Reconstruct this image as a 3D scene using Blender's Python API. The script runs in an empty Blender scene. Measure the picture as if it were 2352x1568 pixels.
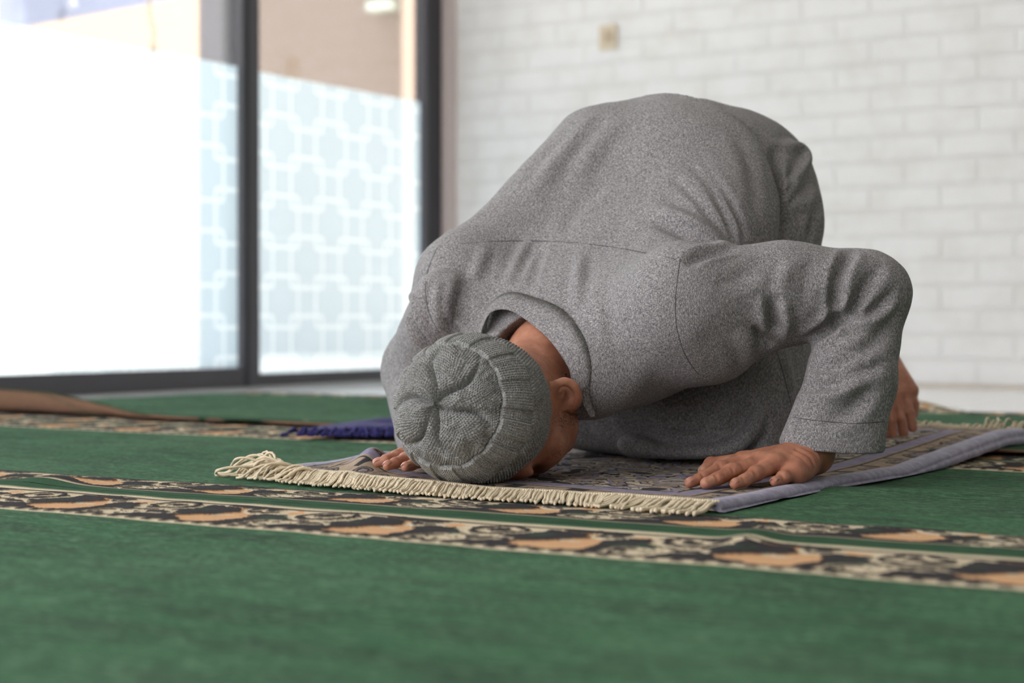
import bpy, math, random
import numpy as np
from mathutils import Vector, Matrix
from mathutils.bvhtree import BVHTree
random.seed(7); rng = np.random.default_rng(7)
SC = bpy.context.scene
COL = SC.collection

# ------------------------------------------------------------------ camera, sky, light, exposure
F_PX, W_PX, H_PX = 4000.0, 2352, 1568
CAM_H, PITCH = 0.248, math.atan(46 / 4000.0)
cam = bpy.data.cameras.new('camera'); cam_ob = bpy.data.objects.new('camera', cam); COL.objects.link(cam_ob)
cam.sensor_width = 36.0; cam.lens = F_PX / W_PX * 36.0
cam.clip_start = 0.05; cam.clip_end = 200
cam_ob.location = (0, 0, CAM_H); cam_ob.rotation_euler = (math.pi / 2 - PITCH, 0, 0)
cam.dof.use_dof = True; cam.dof.focus_distance = 2.56; cam.dof.aperture_fstop = 3.4; cam.dof.aperture_blades = 0
SC.camera = cam_ob
SC.view_settings.view_transform = 'Standard'; SC.view_settings.look = 'None'
SC.view_settings.gamma = 1.0; SC.view_settings.exposure = 0.87
SC.view_settings.use_curve_mapping = False
SC.cycles.use_denoising = True
SC.cycles.max_bounces = 10; SC.cycles.transparent_max_bounces = 16
SC.cycles.caustics_reflective = False; SC.cycles.caustics_refractive = False
world = bpy.data.worlds.new('daylight'); SC.world = world; world.use_nodes = True
bg = world.node_tree.nodes['Background']
bg.inputs[0].default_value = (0.985, 0.96, 0.985, 1); bg.inputs[1].default_value = 2.3
sun = bpy.data.lights.new('sun', 'SUN'); sun.energy = 5.0; sun.angle = 0.02; sun.color = (1.0, 0.95, 0.88)
sun_ob = bpy.data.objects.new('sun', sun); COL.objects.link(sun_ob)
sun_ob.rotation_euler = Vector((-0.9, 0.05, -1.0)).to_track_quat('-Z', 'Y').to_euler()

# ------------------------------------------------------------------ frames
U = np.array([0.525, 0.851, 0.0]); U /= np.linalg.norm(U)      # along the glass wall, towards the far corner
V = np.array([U[1], -U[0], 0.0])                                # along the block wall, to the right
Zv = np.array([0, 0, 1.0])
def R(w, v, z=0.0): return U * w + V * v + Zv * z
D = np.array([0.60, 0.80, 0.0]); S = np.array([0.80, -0.60, 0.0])   # body axis head>feet, body side
O = np.array([-0.05, 2.5, 0.0])
def B(a, c, z): return O + D * a + S * c + Zv * z
cp, sp = math.cos(PITCH), math.sin(PITCH)
CAMP = np.array([0, 0, CAM_H])
def ray(px, py):
    x = (px - W_PX / 2) / F_PX; y = (H_PX / 2 - py) / F_PX
    return np.array([x, cp + y * sp, -sp + y * cp])
def P(px, py, Y):                                               # the point seen at a pixel, at ground depth Y
    d = ray(px, py); return CAMP + d * (Y / d[1])
def A3(*p): return np.array(p, float)

# ------------------------------------------------------------------ object helpers
def new_mesh(name, verts, faces, mat=None, smooth=True):
    me = bpy.data.meshes.new(name)
    verts = np.asarray(verts, np.float32)
    if isinstance(faces, np.ndarray):
        n, k = faces.shape
        me.vertices.add(len(verts)); me.vertices.foreach_set('co', verts.ravel())
        me.loops.add(n * k); me.loops.foreach_set('vertex_index', faces.astype(np.int32).ravel())
        me.polygons.add(n); me.polygons.foreach_set('loop_start', (np.arange(n) * k).astype(np.int32))
        me.polygons.foreach_set('loop_total', np.full(n, k, np.int32))
        me.update(calc_edges=True)
    else:
        me.from_pydata([tuple(map(float, v)) for v in verts], [], faces); me.update()
    me.validate()
    if smooth: me.polygons.foreach_set('use_smooth', np.ones(len(me.polygons), bool))
    if mat: me.materials.append(mat)
    return me
def obj(name, verts, faces, mat=None, parent=None, smooth=True):
    o = bpy.data.objects.new(name, new_mesh(name, verts, faces, mat, smooth)); COL.objects.link(o)
    if parent is not None:
        o.parent = parent; o.matrix_parent_inverse = parent.matrix_basis.inverted()
    return o
def empty(name, loc=(0, 0, 0), rz=0.0):
    o = bpy.data.objects.new(name, None); COL.objects.link(o); o.location = loc; o.rotation_euler = (0, 0, rz)
    o.empty_display_size = 0.1
    return o
def tag(o, label=None, cat=None, group=None, kind=None):
    if label: o['label'] = label
    if cat: o['category'] = cat
    if group: o['group'] = group
    if kind: o['kind'] = kind
    return o
def set_col(o, rgb, name='Col'):
    a = o.data.color_attributes.new(name, 'FLOAT_COLOR', 'POINT')
    c = np.ones((len(o.data.vertices), 4), np.float32); c[:, :3] = rgb
    a.data.foreach_set('color', c.ravel())
class MB:                                                       # collects solids into one mesh
    def __init__(s): s.v = []; s.f = []; s.n = 0
    def add(s, v, f):
        s.v.append(np.asarray(v, float)); s.f += [tuple(i + s.n for i in q) for q in f]; s.n += len(v)
    def box(s, w0, w1, v0, v1, z0, z1, fr=R, bev=0.0):
        if bev > 0:
            pts = []; fs = []
            vs, f2 = bev_box(w0, w1, v0, v1, z0, z1, bev)
            s.add([fr(*p) for p in vs], f2); return
        p = [fr(a, b, c) for c in (z0, z1) for b in (v0, v1) for a in (w0, w1)]
        s.add(p, [(0, 2, 3, 1), (4, 5, 7, 6), (0, 1, 5, 4), (2, 6, 7, 3), (0, 4, 6, 2), (1, 3, 7, 5)])
    def tube(s, pts, rad, seg=8, cap=True, lobes=0, twist=0.0, lob_amp=0.0):
        v, f = tube_geo(pts, rad, seg, cap, lobes, twist, lob_amp); s.add(v, f)
    def build(s, name, mat, parent=None, smooth=False):
        return obj(name, np.concatenate(s.v), s.f, mat, parent, smooth)
def bev_box(x0, x1, y0, y1, z0, z1, b):
    import bmesh
    bm = bmesh.new(); bmesh.ops.create_cube(bm, size=1.0)
    for v in bm.verts:
        v.co.x = x0 if v.co.x < 0 else x1; v.co.y = y0 if v.co.y < 0 else y1; v.co.z = z0 if v.co.z < 0 else z1
    bmesh.ops.bevel(bm, geom=list(bm.edges), offset=b, segments=2, affect='EDGES', profile=0.6)
    bm.verts.ensure_lookup_table(); bm.verts.index_update()
    r = [tuple(v.co) for v in bm.verts], [tuple(v.index for v in f.verts) for f in bm.faces]
    bm.free(); return r
def tube_geo(pts, rad, seg=8, cap=True, lobes=0, twist=0.0, lob_amp=0.0):
    pts = np.asarray(pts, float); n = len(pts)
    rad = np.broadcast_to(np.asarray(rad, float), (n,))
    t = np.gradient(pts, axis=0); t /= np.linalg.norm(t, axis=1)[:, None] + 1e-12
    up = np.array([0, 0, 1.0]) if abs(t[0][2]) < 0.9 else np.array([1.0, 0, 0])
    e = np.cross(t[0], up); e /= np.linalg.norm(e)
    vs = []; ang = np.arange(seg) / seg * 2 * math.pi; L = 0.0
    for i in range(n):
        e = e - t[i] * e.dot(t[i]); e /= np.linalg.norm(e) + 1e-12
        g = np.cross(t[i], e)
        if i: L += np.linalg.norm(pts[i] - pts[i - 1])
        rr = rad[i] * (1 + lob_amp * np.cos(lobes * (ang + twist * L))) if lobes else np.full(seg, rad[i])
        vs.append(pts[i] + (np.cos(ang) * rr)[:, None] * e + (np.sin(ang) * rr)[:, None] * g)
    fs = [(i * seg + j, i * seg + (j + 1) % seg, (i + 1) * seg + (j + 1) % seg, (i + 1) * seg + j) for i in range(n - 1) for j in range(seg)]
    v = np.concatenate(vs)
    if cap:
        fs.append(tuple(range(seg - 1, -1, -1))); fs.append(tuple((n - 1) * seg + j for j in range(seg)))
    return v, fs
def grid_faces(n, m, wrap=False):
    i = np.arange(n - 1)[:, None]; j = np.arange(m if wrap else m - 1)[None, :]
    a = i * m + j; b = i * m + (j + 1) % m
    return np.stack([a, b, b + m, a + m], -1).reshape(-1, 4)
def spline(pts, n):
    pts = np.asarray(pts, float); k = len(pts)
    if k == 2: return pts[0] + (pts[1] - pts[0]) * np.linspace(0, 1, n)[:, None]
    p = np.vstack([2 * pts[0] - pts[1], pts, 2 * pts[-1] - pts[-2]])
    t = np.linspace(0, k - 1 - 1e-9, n); i = t.astype(int); f = (t - i)[:, None]
    p0, p1, p2, p3 = p[i], p[i + 1], p[i + 2], p[i + 3]
    return 0.5 * (2 * p1 + (p2 - p0) * f + (2 * p0 - 5 * p1 + 4 * p2 - p3) * f ** 2 + (3 * p1 - p0 - 3 * p2 + p3) * f ** 3)
def sstep(a, b, x):
    t = np.clip((x - a) / (b - a), 0, 1); return t * t * (3 - 2 * t)

# ------------------------------------------------------------------ noise (value noise, any dimension up to 3)
_perm = rng.permutation(256); _val = rng.random(256)
def vnoise(*c):
    c = [np.asarray(x, float) for x in c]; i0 = [np.floor(x).astype(int) for x in c]
    f = [x - i for x, i in zip(c, i0)]; f = [t * t * (3 - 2 * t) for t in f]
    out = 0
    for m in range(2 ** len(c)):
        w = 1; h = 0
        for k in range(len(c)):
            b = (m >> k) & 1; w = w * (f[k] if b else 1 - f[k]); h = _perm[(h + i0[k] + b) & 255]
        out = out + w * _val[h]
    return out * 2 - 1
def fbm(*c, oct=3):
    s = 0; a = 1.0; n = 0
    for k in range(oct):
        s = s + a * vnoise(*[x * 2 ** k + 17.3 * k for x in c]); n += a; a *= 0.5
    return s / n

# ------------------------------------------------------------------ materials
class NT:
    def __init__(s, name):
        s.m = bpy.data.materials.new(name); s.m.use_nodes = True; s.t = s.m.node_tree; s.t.nodes.clear()
        s.out = s.t.nodes.new('ShaderNodeOutputMaterial')
    def n(s, typ, **kw):
        nd = s.t.nodes.new('ShaderNode' + typ)
        for k, v in kw.items(): setattr(nd, k, v)
        return nd
    def l(s, a, b): s.t.links.new(a, b)
    def setin(s, sock, val):
        if hasattr(val, 'is_output'): s.l(val, sock)
        elif isinstance(val, (tuple, list)) and len(val) == 3 and sock.type == 'RGBA': sock.default_value = (*val, 1)
        else: sock.default_value = val
    def math(s, op, a, b=None, c=None, clamp=False):
        nd = s.n('Math', operation=op); nd.use_clamp = clamp; s.setin(nd.inputs[0], a)
        if b is not None: s.setin(nd.inputs[1], b)
        if c is not None: s.setin(nd.inputs[2], c)
        return nd.outputs[0]
    def noise(s, vec, scale, detail=2.0, rough=0.5, dist=0.0):
        nd = s.n('TexNoise'); s.l(vec, nd.inputs['Vector']); nd.inputs['Scale'].default_value = scale
        nd.inputs['Detail'].default_value = detail; nd.inputs['Roughness'].default_value = rough; nd.inputs['Distortion'].default_value = dist
        return nd.outputs['Fac']
    def ramp(s, fac, stops, interp='LINEAR'):
        nd = s.n('ValToRGB'); s.l(fac, nd.inputs[0]); e = nd.color_ramp; e.interpolation = interp
        while len(e.elements) < len(stops): e.elements.new(0.5)
        for el, (p, c) in zip(e.elements, stops):
            el.position = p; el.color = (*c, 1) if len(c) == 3 else c
        return nd.outputs[0]
    def mix(s, fac, a, b, mode='MIX'):
        nd = s.n('Mix', data_type='RGBA', blend_type=mode); s.setin(nd.inputs[0], fac); s.setin(nd.inputs[6], a); s.setin(nd.inputs[7], b)
        return nd.outputs[2]
    def mapping(s, vec, scale=(1, 1, 1), rot=(0, 0, 0), loc=(0, 0, 0)):
        nd = s.n('Mapping'); s.l(vec, nd.inputs[0]); nd.inputs['Scale'].default_value = scale
        nd.inputs['Rotation'].default_value = rot; nd.inputs['Location'].default_value = loc
        return nd.outputs[0]
    def coord(s, which='Object'): return s.n('TexCoord').outputs[which]
    def bump(s, h, strength=0.3, dist=0.002):
        nd = s.n('Bump'); s.l(h, nd.inputs['Height']); nd.inputs['Strength'].default_value = strength; nd.inputs['Distance'].default_value = dist
        return nd.outputs[0]
    def pbsdf(s, color, rough=0.6, normal=None, spec=0.5, sheen=0.0, metal=0.0, sss=0.0, sss_r=(1, .3, .2), sss_s=0.01, coat=0.0):
        nd = s.n('BsdfPrincipled'); s.setin(nd.inputs['Base Color'], color); s.setin(nd.inputs['Roughness'], rough)
        nd.inputs['Specular IOR Level'].default_value = spec; nd.inputs['Metallic'].default_value = metal
        nd.inputs['Sheen Weight'].default_value = sheen; nd.inputs['Sheen Roughness'].default_value = 0.5
        if sss: nd.inputs['Subsurface Weight'].default_value = sss; nd.inputs['Subsurface Radius'].default_value = sss_r; nd.inputs['Subsurface Scale'].default_value = sss_s
        nd.inputs['Coat Weight'].default_value = coat
        if normal is not None: s.l(normal, nd.inputs['Normal'])
        return nd.outputs[0]
    def done(s, sh): s.l(sh, s.out.inputs['Surface']); return s.m
def srgb(r, g, b):
    f = lambda c: c / 12.92 if c <= 0.04045 else ((c + 0.055) / 1.055) ** 2.4
    return (f(r / 255), f(g / 255), f(b / 255))
def plain(name, col, rough=0.6, spec=0.5, var=0.06, scale=30, bump=0.0, metal=0.0):
    t = NT(name); c = t.coord(); n = t.noise(c, scale, 3)
    col2 = t.mix(n, tuple(x * (1 - var) for x in col), tuple(min(1, x * (1 + var)) for x in col))
    nm = t.bump(n, bump, 0.002) if bump else None
    return t.done(t.pbsdf(col2, rough, nm, spec, metal=metal))

# ------------------------------------------------------------------ the room shell
TILE = -0.012
CORNER_W, DOOR_V = 6.80, -4.54
M_frame = plain('dark_aluminium', srgb(68, 66, 72), 0.45, 0.5, 0.04, 8)
M_groove = plain('frame_gasket', srgb(38, 40, 46), 0.5, 0.4, 0.04, 8)
def m_block_wall():
    t = NT('painted_block_wall'); c = t.coord()
    sep = t.n('SeparateXYZ'); t.l(c, sep.inputs[0])
    com = t.n('CombineXYZ'); t.l(sep.outputs[0], com.inputs[0]); t.l(sep.outputs[2], com.inputs[1])
    wob = t.n('TexNoise'); t.l(com.outputs[0], wob.inputs['Vector']); wob.inputs['Scale'].default_value = 3.0
    off = t.n('VectorMath', operation='SCALE'); t.l(wob.outputs['Color'], off.inputs[0]); off.inputs['Scale'].default_value = 0.012
    ad = t.n('VectorMath', operation='ADD'); t.l(com.outputs[0], ad.inputs[0]); t.l(off.outputs[0], ad.inputs[1])
    br = t.n('TexBrick'); t.l(ad.outputs[0], br.inputs['Vector']); br.inputs['Scale'].default_value = 1.0
    br.inputs['Brick Width'].default_value = 0.295; br.inputs['Row Height'].default_value = 0.100
    br.inputs['Mortar Size'].default_value = 0.010; br.inputs['Mortar Smooth'].default_value = 0.6; br.inputs['Bias'].default_value = 0.0
    br.inputs['Color1'].default_value = (1, 1, 1, 1); br.inputs['Color2'].default_value = (0.86, 0.86, 0.86, 1); br.inputs['Mortar'].default_value = (0, 0, 0, 1)
    n1 = t.noise(c, 5.0, 4, 0.6); n2 = t.noise(c, 28, 3)
    patch = t.ramp(n1, [(0.35, srgb(233, 232, 228)), (0.55, srgb(240, 240, 239)), (0.8, srgb(243, 242, 239))])
    col = t.mix(t.math('MULTIPLY', br.outputs['Fac'], 0.10), patch, srgb(214, 208, 198))
    st = t.noise(c, 2.3, 5, 0.7, 0.6)
    col = t.mix(t.ramp(st, [(0.66, (0, 0, 0)), (0.78, (0.35, 0.35, 0.35))]), col, srgb(222, 214, 200))
    h = t.math('SUBTRACT', t.math('MULTIPLY', n2, 0.25), t.math('MULTIPLY', br.outputs['Fac'], 1.0))
    return t.done(t.pbsdf(col, 0.55, t.bump(h, 0.6, 0.008), 0.35))
def m_tiles():
    t = NT('white_floor_tiles'); c = t.coord()
    br = t.n('TexBrick'); t.l(c, br.inputs['Vector']); br.offset = 0.0; br.inputs['Scale'].default_value = 1.0
    br.inputs['Brick Width'].default_value = 0.4; br.inputs['Row Height'].default_value = 0.4; br.inputs['Mortar Size'].default_value = 0.003
    br.inputs['Color1'].default_value = (*srgb(236, 233, 231), 1); br.inputs['Color2'].default_value = (*srgb(230, 228, 226), 1); br.inputs['Mortar'].default_value = (*srgb(170, 165, 160), 1)
    return t.done(t.pbsdf(br.outputs['Color'], 0.12, None, 0.5))
RZ = math.atan2(U[1], U[0])             # local x = U
RZV = math.atan2(V[1], V[0])            # local x = V
def local_boxes(name, boxes, mat, origin, rz, parent=None, smooth=False):
    mb = MB()
    for b in boxes: mb.box(*b[:6], fr=lambda x, y, z: np.array([x, y, z]), bev=b[6] if len(b) > 6 else 0.0)
    o = mb.build(name, mat, None, smooth)
    o.location = origin; o.rotation_euler = (0, 0, rz)
    if parent is not None:
        o.parent = parent; o.matrix_parent_inverse = parent.matrix_basis.inverted()
    return o
M_wall = m_block_wall(); M_tile = m_tiles()
M_plaster = plain('white_plaster', srgb(226, 220, 217), 0.7, 0.3, 0.03, 6)
corner = R(CORNER_W, DOOR_V)
tag(local_boxes('wall_back', [(-0.02, 9.6, 0.0, 0.15, TILE, 3.2)], M_wall, tuple(corner), RZV), kind='structure')
tag(local_boxes('baseboard_back', [(0.0, 9.6, -0.008, 0.0, TILE, TILE + 0.012)], plain('cream_grout_edge', srgb(206, 196, 182), 0.5), tuple(corner), RZV), kind='structure')
fl = local_boxes('floor', [(-6.0, 7.0, -5.8, 5.2, TILE - 0.1, TILE)], M_tile, (0, 0, 0), RZ)
tag(fl, kind='structure')
tag(local_boxes('ceiling', [(-1.75, 7.0, -5.2, 4.75, 3.2, 3.3)], plain('ceiling_paint', srgb(238, 236, 232), 0.8), (0, 0, 0), RZ), kind='structure')
tag(local_boxes('wall_right', [(-1.6, 6.8, -5.2, -5.05, TILE, 3.2)], M_plaster, (0, 0, 0), RZ), kind='structure')
tag(local_boxes('wall_light_block', [(-1.75, -1.6, -5.2, 0.6, TILE, 3.2)], M_plaster, (0, 0, 0), RZ), kind='structure')  # unseen wall added behind the camera to cut daylight on the right side
# plaster return between the glazing and the corner
tag(local_boxes('trim_1', [(6.742, 6.80, 4.50, 4.66, TILE, 3.2)], plain('plaster_return', srgb(214, 200, 196), 0.7, 0.3), (0, 0, 0), RZ), kind='structure')

def m_glass():
    t = NT('clear_glass'); tr = t.n('BsdfTransparent'); tr.inputs[0].default_value = (0.95, 0.97, 0.97, 1)
    gl = t.n('BsdfGlossy'); gl.inputs['Roughness'].default_value = 0.02
    fr = t.n('Fresnel'); fr.inputs[0].default_value = 1.45
    mx = t.n('MixShader'); t.l(t.math('MULTIPLY', fr.outputs[0], 0.7), mx.inputs[0]); t.l(tr.outputs[0], mx.inputs[1]); t.l(gl.outputs[0], mx.inputs[2])
    return t.done(mx.outputs[0])
def m_film():
    t = NT('frosted_film'); c = t.coord(); sep = t.n('SeparateXYZ'); t.l(c, sep.inputs[0])
    p, s, lw = 0.165, 0.212, 0.017
    def wrap(x, off):
        y = t.math('FLOORED_MODULO', t.math('ADD', x, off + p), 2 * p)
        return t.math('ABSOLUTE', t.math('SUBTRACT', y, p))
    masks = []
    for off in (0.0, p):
        ax = wrap(sep.outputs[0], off); az = wrap(sep.outputs[2], off)
        r = 0.014                                                # rounded square outline
        qx = t.math('MAXIMUM', t.math('SUBTRACT', ax, s / 2 - r), 0.0); qz = t.math('MAXIMUM', t.math('SUBTRACT', az, s / 2 - r), 0.0)
        d = t.math('SQRT', t.math('ADD', t.math('MULTIPLY', qx, qx), t.math('MULTIPLY', qz, qz)))
        masks.append(t.math('LESS_THAN', t.math('ABSOLUTE', t.math('SUBTRACT', d, r)), lw / 2))
    m = t.math('MAXIMUM', masks[0], masks[1])
    col = t.mix(m, srgb(216, 238, 248), srgb(236, 251, 255))
    tl = t.n('BsdfTranslucent'); t.l(col, tl.inputs[0]); df = t.n('BsdfDiffuse'); t.l(col, df.inputs[0])
    m1 = t.n('MixShader'); m1.inputs[0].default_value = 0.30; t.l(tl.outputs[0], m1.inputs[1]); t.l(df.outputs[0], m1.inputs[2])
    tr = t.n('BsdfTransparent'); tr.inputs[0].default_value = (0.90, 0.96, 1.0, 1)
    m2 = t.n('MixShader'); t.l(t.math('MULTIPLY_ADD', m, -0.12, 0.37), m2.inputs[0]); t.l(m1.outputs[0], m2.inputs[1]); t.l(tr.outputs[0], m2.inputs[2])
    return t.done(m2.outputs[0])
M_glass = m_glass(); M_film = m_film()
def glazed(name, w0, w1, stile_l, stile_r, rail, vin, label_film=True, grooves=()):
    """one glazed leaf: frame of stiles and rails, clear pane, frosted film to 1.26 m.  local x along U, y towards outdoors"""
    f = MB(); fr = lambda x, y, z: np.array([x, y, z])
    dep = 0.06
    f.box(w0, w0 + stile_l, vin, vin + dep, TILE, 3.2, fr, 0.004); f.box(w1 - stile_r, w1, vin, vin + dep, TILE, 3.2, fr, 0.004)
    f.box(w0 + stile_l, w1 - stile_r, vin + 0.004, vin + dep, TILE, rail, fr, 0.004); f.box(w0 + stile_l, w1 - stile_r, vin, vin + dep, 3.05, 3.2, fr, 0.004)
    o = f.build(name, M_frame); o.rotation_euler = (0, 0, RZ); tag(o, kind='structure')
    x0, x1 = w0 + stile_l, w1 - stile_r
    g = local_boxes('glass_pane', [(x0, x1, vin + 0.030, vin + 0.036, rail, 3.05)], M_glass, (0, 0, 0), RZ, o)
    fx = np.array([[x0 + .004, vin + .029, rail], [x1 - .004, vin + .029, rail], [x1 - .004, vin + .029, 1.256], [x0 + .004, vin + .029, 1.256]])
    fm = obj('frosted_film', fx, [(0, 1, 2, 3)], M_film, None, False); fm.rotation_euler = (0, 0, RZ)
    fm.parent = o; fm.matrix_parent_inverse = o.matrix_basis.inverted()
    for gx in grooves:
        local_boxes('gasket', [(gx, gx + 0.022, vin - 0.003, vin + 0.01, TILE, 3.19)], M_groove, (0, 0, 0), RZ, o)
    return o
# right-hand fixed light (window), left-hand sliding leaf (door), and the leaves that continue towards the camera side
glazed('window_1', 5.385, 6.742, 0.050, 0.130, 0.036, 4.545, grooves=(6.655, 6.715))
glazed('door_1', 3.40, 5.375, 0.09, 0.068, 0.066, 4.52, grooves=(5.315,))
glazed('window_2', 1.40, 3.39, 0.09, 0.07, 0.05, 4.545)
glazed('door_2', -0.6, 1.39, 0.09, 0.07, 0.05, 4.52)

# ------------------------------------------------------------------ outdoors, seen through the glazing
def out(name, boxes, mat, label, cat, kind=None):
    o = local_boxes(name, boxes, mat, (0, 0, 0), RZ)
    if kind: tag(o, kind=kind)
    else: tag(o, label, cat)
    return o
tag(local_boxes('trim_2', [(-30, 60, 4.62, 60, TILE - 0.12, TILE - 0.02)], plain('pale_paving', srgb(232, 226, 218), 0.8), (0, 0, 0), RZ), kind='structure')
out('outdoor_column', [(6.0, 6.09, 5.226, 5.37, TILE, 4.5)], plain('grey_column_paint', srgb(150, 145, 152), 0.6), 'grey square column standing outdoors behind the left glass leaf', 'column')
out('porch_pillar', [(10.50, 10.60, 7.30, 7.425, TILE, 5.0)], plain('cream_pillar_paint', srgb(232, 204, 182), 0.6), 'slim cream pillar outdoors seen at the right edge of the right pane', 'pillar')
out('taupe_wall', [(10.60, 10.80, 7.425, 9.1, TILE, 5.0)], plain('taupe_render', srgb(150, 131, 118), 0.8), 'taupe rendered building wall outdoors seen above the film of the right pane', 'wall')
out('peach_house', [(10.9, 13.7, 12.0, 14.0, TILE, 5.5)], plain('peach_render', srgb(222, 190, 164), 0.8), 'peach house wall outdoors seen above the film of the left glass leaf', 'house')
out('wall_lamp', [(10.45, 10.58, 7.50, 7.72, 2.55, 2.62, 0.01)], plain('pale_lamp_shade', srgb(226, 240, 224), 0.4), 'pale green lamp outdoors on the taupe wall beside the cream pillar', 'lamp')

aw = MB(); fr0 = lambda x, y, z: np.array([x, y, z])
M_awn = plain('blue_grey_awning', srgb(150, 158, 186), 0.5)
def awning():
    # a slanting blue-grey beam under a porch roof, seen at the top left above the film
    a, b = P(44, 30, 8.6), P(420, -36, 9.6); d = (b - a) / np.linalg.norm(b - a); dn = np.array([0, 0, -1.0]); bk = np.cross(d, dn)
    mb = MB(); pts = []
    for q in (a, b + d * 0.9):
        for k, l in ((0.075, 0), (0.075, .16), (-.55, .16), (-.55, 0)): pts.append(q + dn * k + bk * l)
    mb.add(pts, [(0, 1, 2, 3), (7, 6, 5, 4), (0, 4, 5, 1), (1, 5, 6, 2), (2, 6, 7, 3), (3, 7, 4, 0)])
    o = mb.build('awning', M_awn); tag(o, 'blue-grey awning beam outdoors above the left glass leaf', 'awning')
    v, f = tube_geo([a + d * .32 - bk * .03, a + d * .32 - bk * .06], 0.022, 12)
    bb = obj('bolt', v, f, plain('pale_bolt', srgb(240, 242, 250), 0.3), o)
    c = P(346, 24, 8.9); e = P(354, 112, 8.9)
    v, f = tube_geo(spline([c + Zv * .12, c, (c + e) / 2 + np.array([.012, 0, 0]), e], 20), 0.012, 8)
    w = obj('hanging_cord', v, f, plain('pale_cord', srgb(205, 190, 175), 0.7)); tag(w, 'thin cord with a dark tip hanging outdoors below the awning', 'cord')
    v, f = tube_geo([e, e - Zv * .03], 0.02, 8); obj('cord_tip', v, f, plain('dark_tip', srgb(120, 112, 104), 0.6), w)
awning()

# ------------------------------------------------------------------ green carpets with woven borders
def pile_mat(name, base, hi, lo, attr=False, scale=1.0):
    t = NT(name); c = t.coord()
    m = t.mapping(c, (1, 1, 1), (0, 0, -RZV))
    st = t.mapping(m, (0.35, 1.0, 1.0))
    n1 = t.noise(st, 16, 4, 0.65); n2 = t.noise(c, 420, 2, 0.6); n3 = t.noise(st, 75, 3, 0.6); n4 = t.noise(c, 2.2, 2); n5 = t.noise(t.mapping(m, (0.4, 1.0, 1.0)), 230, 2, 0.6)
    if attr:
        at = t.n('VertexColor'); at.layer_name = 'Col'; col = at.outputs[0]
        col = t.mix(t.math('MULTIPLY', n2, 0.55), col, t.mix(0.5, col, (0.02, 0.02, 0.02)))
    else:
        col = t.mix(t.ramp(n1, [(0.34, (0, 0, 0)), (0.62, (1, 1, 1))]), lo, base)
        col = t.mix(t.ramp(n3, [(0.50, (0, 0, 0)), (0.74, (0.75, 0.75, 0.75))]), col, hi)
        col = t.mix(t.ramp(n4, [(0.35, (0, 0, 0)), (0.75, (0.35, 0.35, 0.35))]), col, hi)
        col = t.mix(t.ramp(n5, [(0.50, (0, 0, 0)), (0.70, (0.8, 0.8, 0.8))]), col, lo)
        col = t.mix(t.ramp(n5, [(0.28, (0.7, 0.7, 0.7)), (0.44, (0, 0, 0))]), col, hi)
        col = t.mix(t.math('MULTIPLY', n2, 0.35), col, lo)
    h = t.math('ADD', t.math('MULTIPLY', n2, 0.5), t.math('MULTIPLY', n3, 0.9))
    return t.done(t.pbsdf(col, 0.95, t.bump(h, 0.9, 0.004), 0.12, sheen=0.04))
G_base, G_hi, G_lo = srgb(46, 100, 62), srgb(104, 146, 110), srgb(20, 56, 33)
M_pile = pile_mat('green_pile', G_base, G_hi, G_lo)
M_border = pile_mat('border_pile', G_base, G_hi, G_lo, True)
M_back = plain('jute_backing', srgb(120, 92, 74), 0.9, 0.1, 0.15, 60)
C_dark, C_cream, C_peach, C_green = (np.array(srgb(*c)) for c in ((34, 28, 32), (222, 206, 176), (222, 174, 128), (30, 80, 46)))
C_dgreen = np.array(srgb(34, 58, 44))
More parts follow.
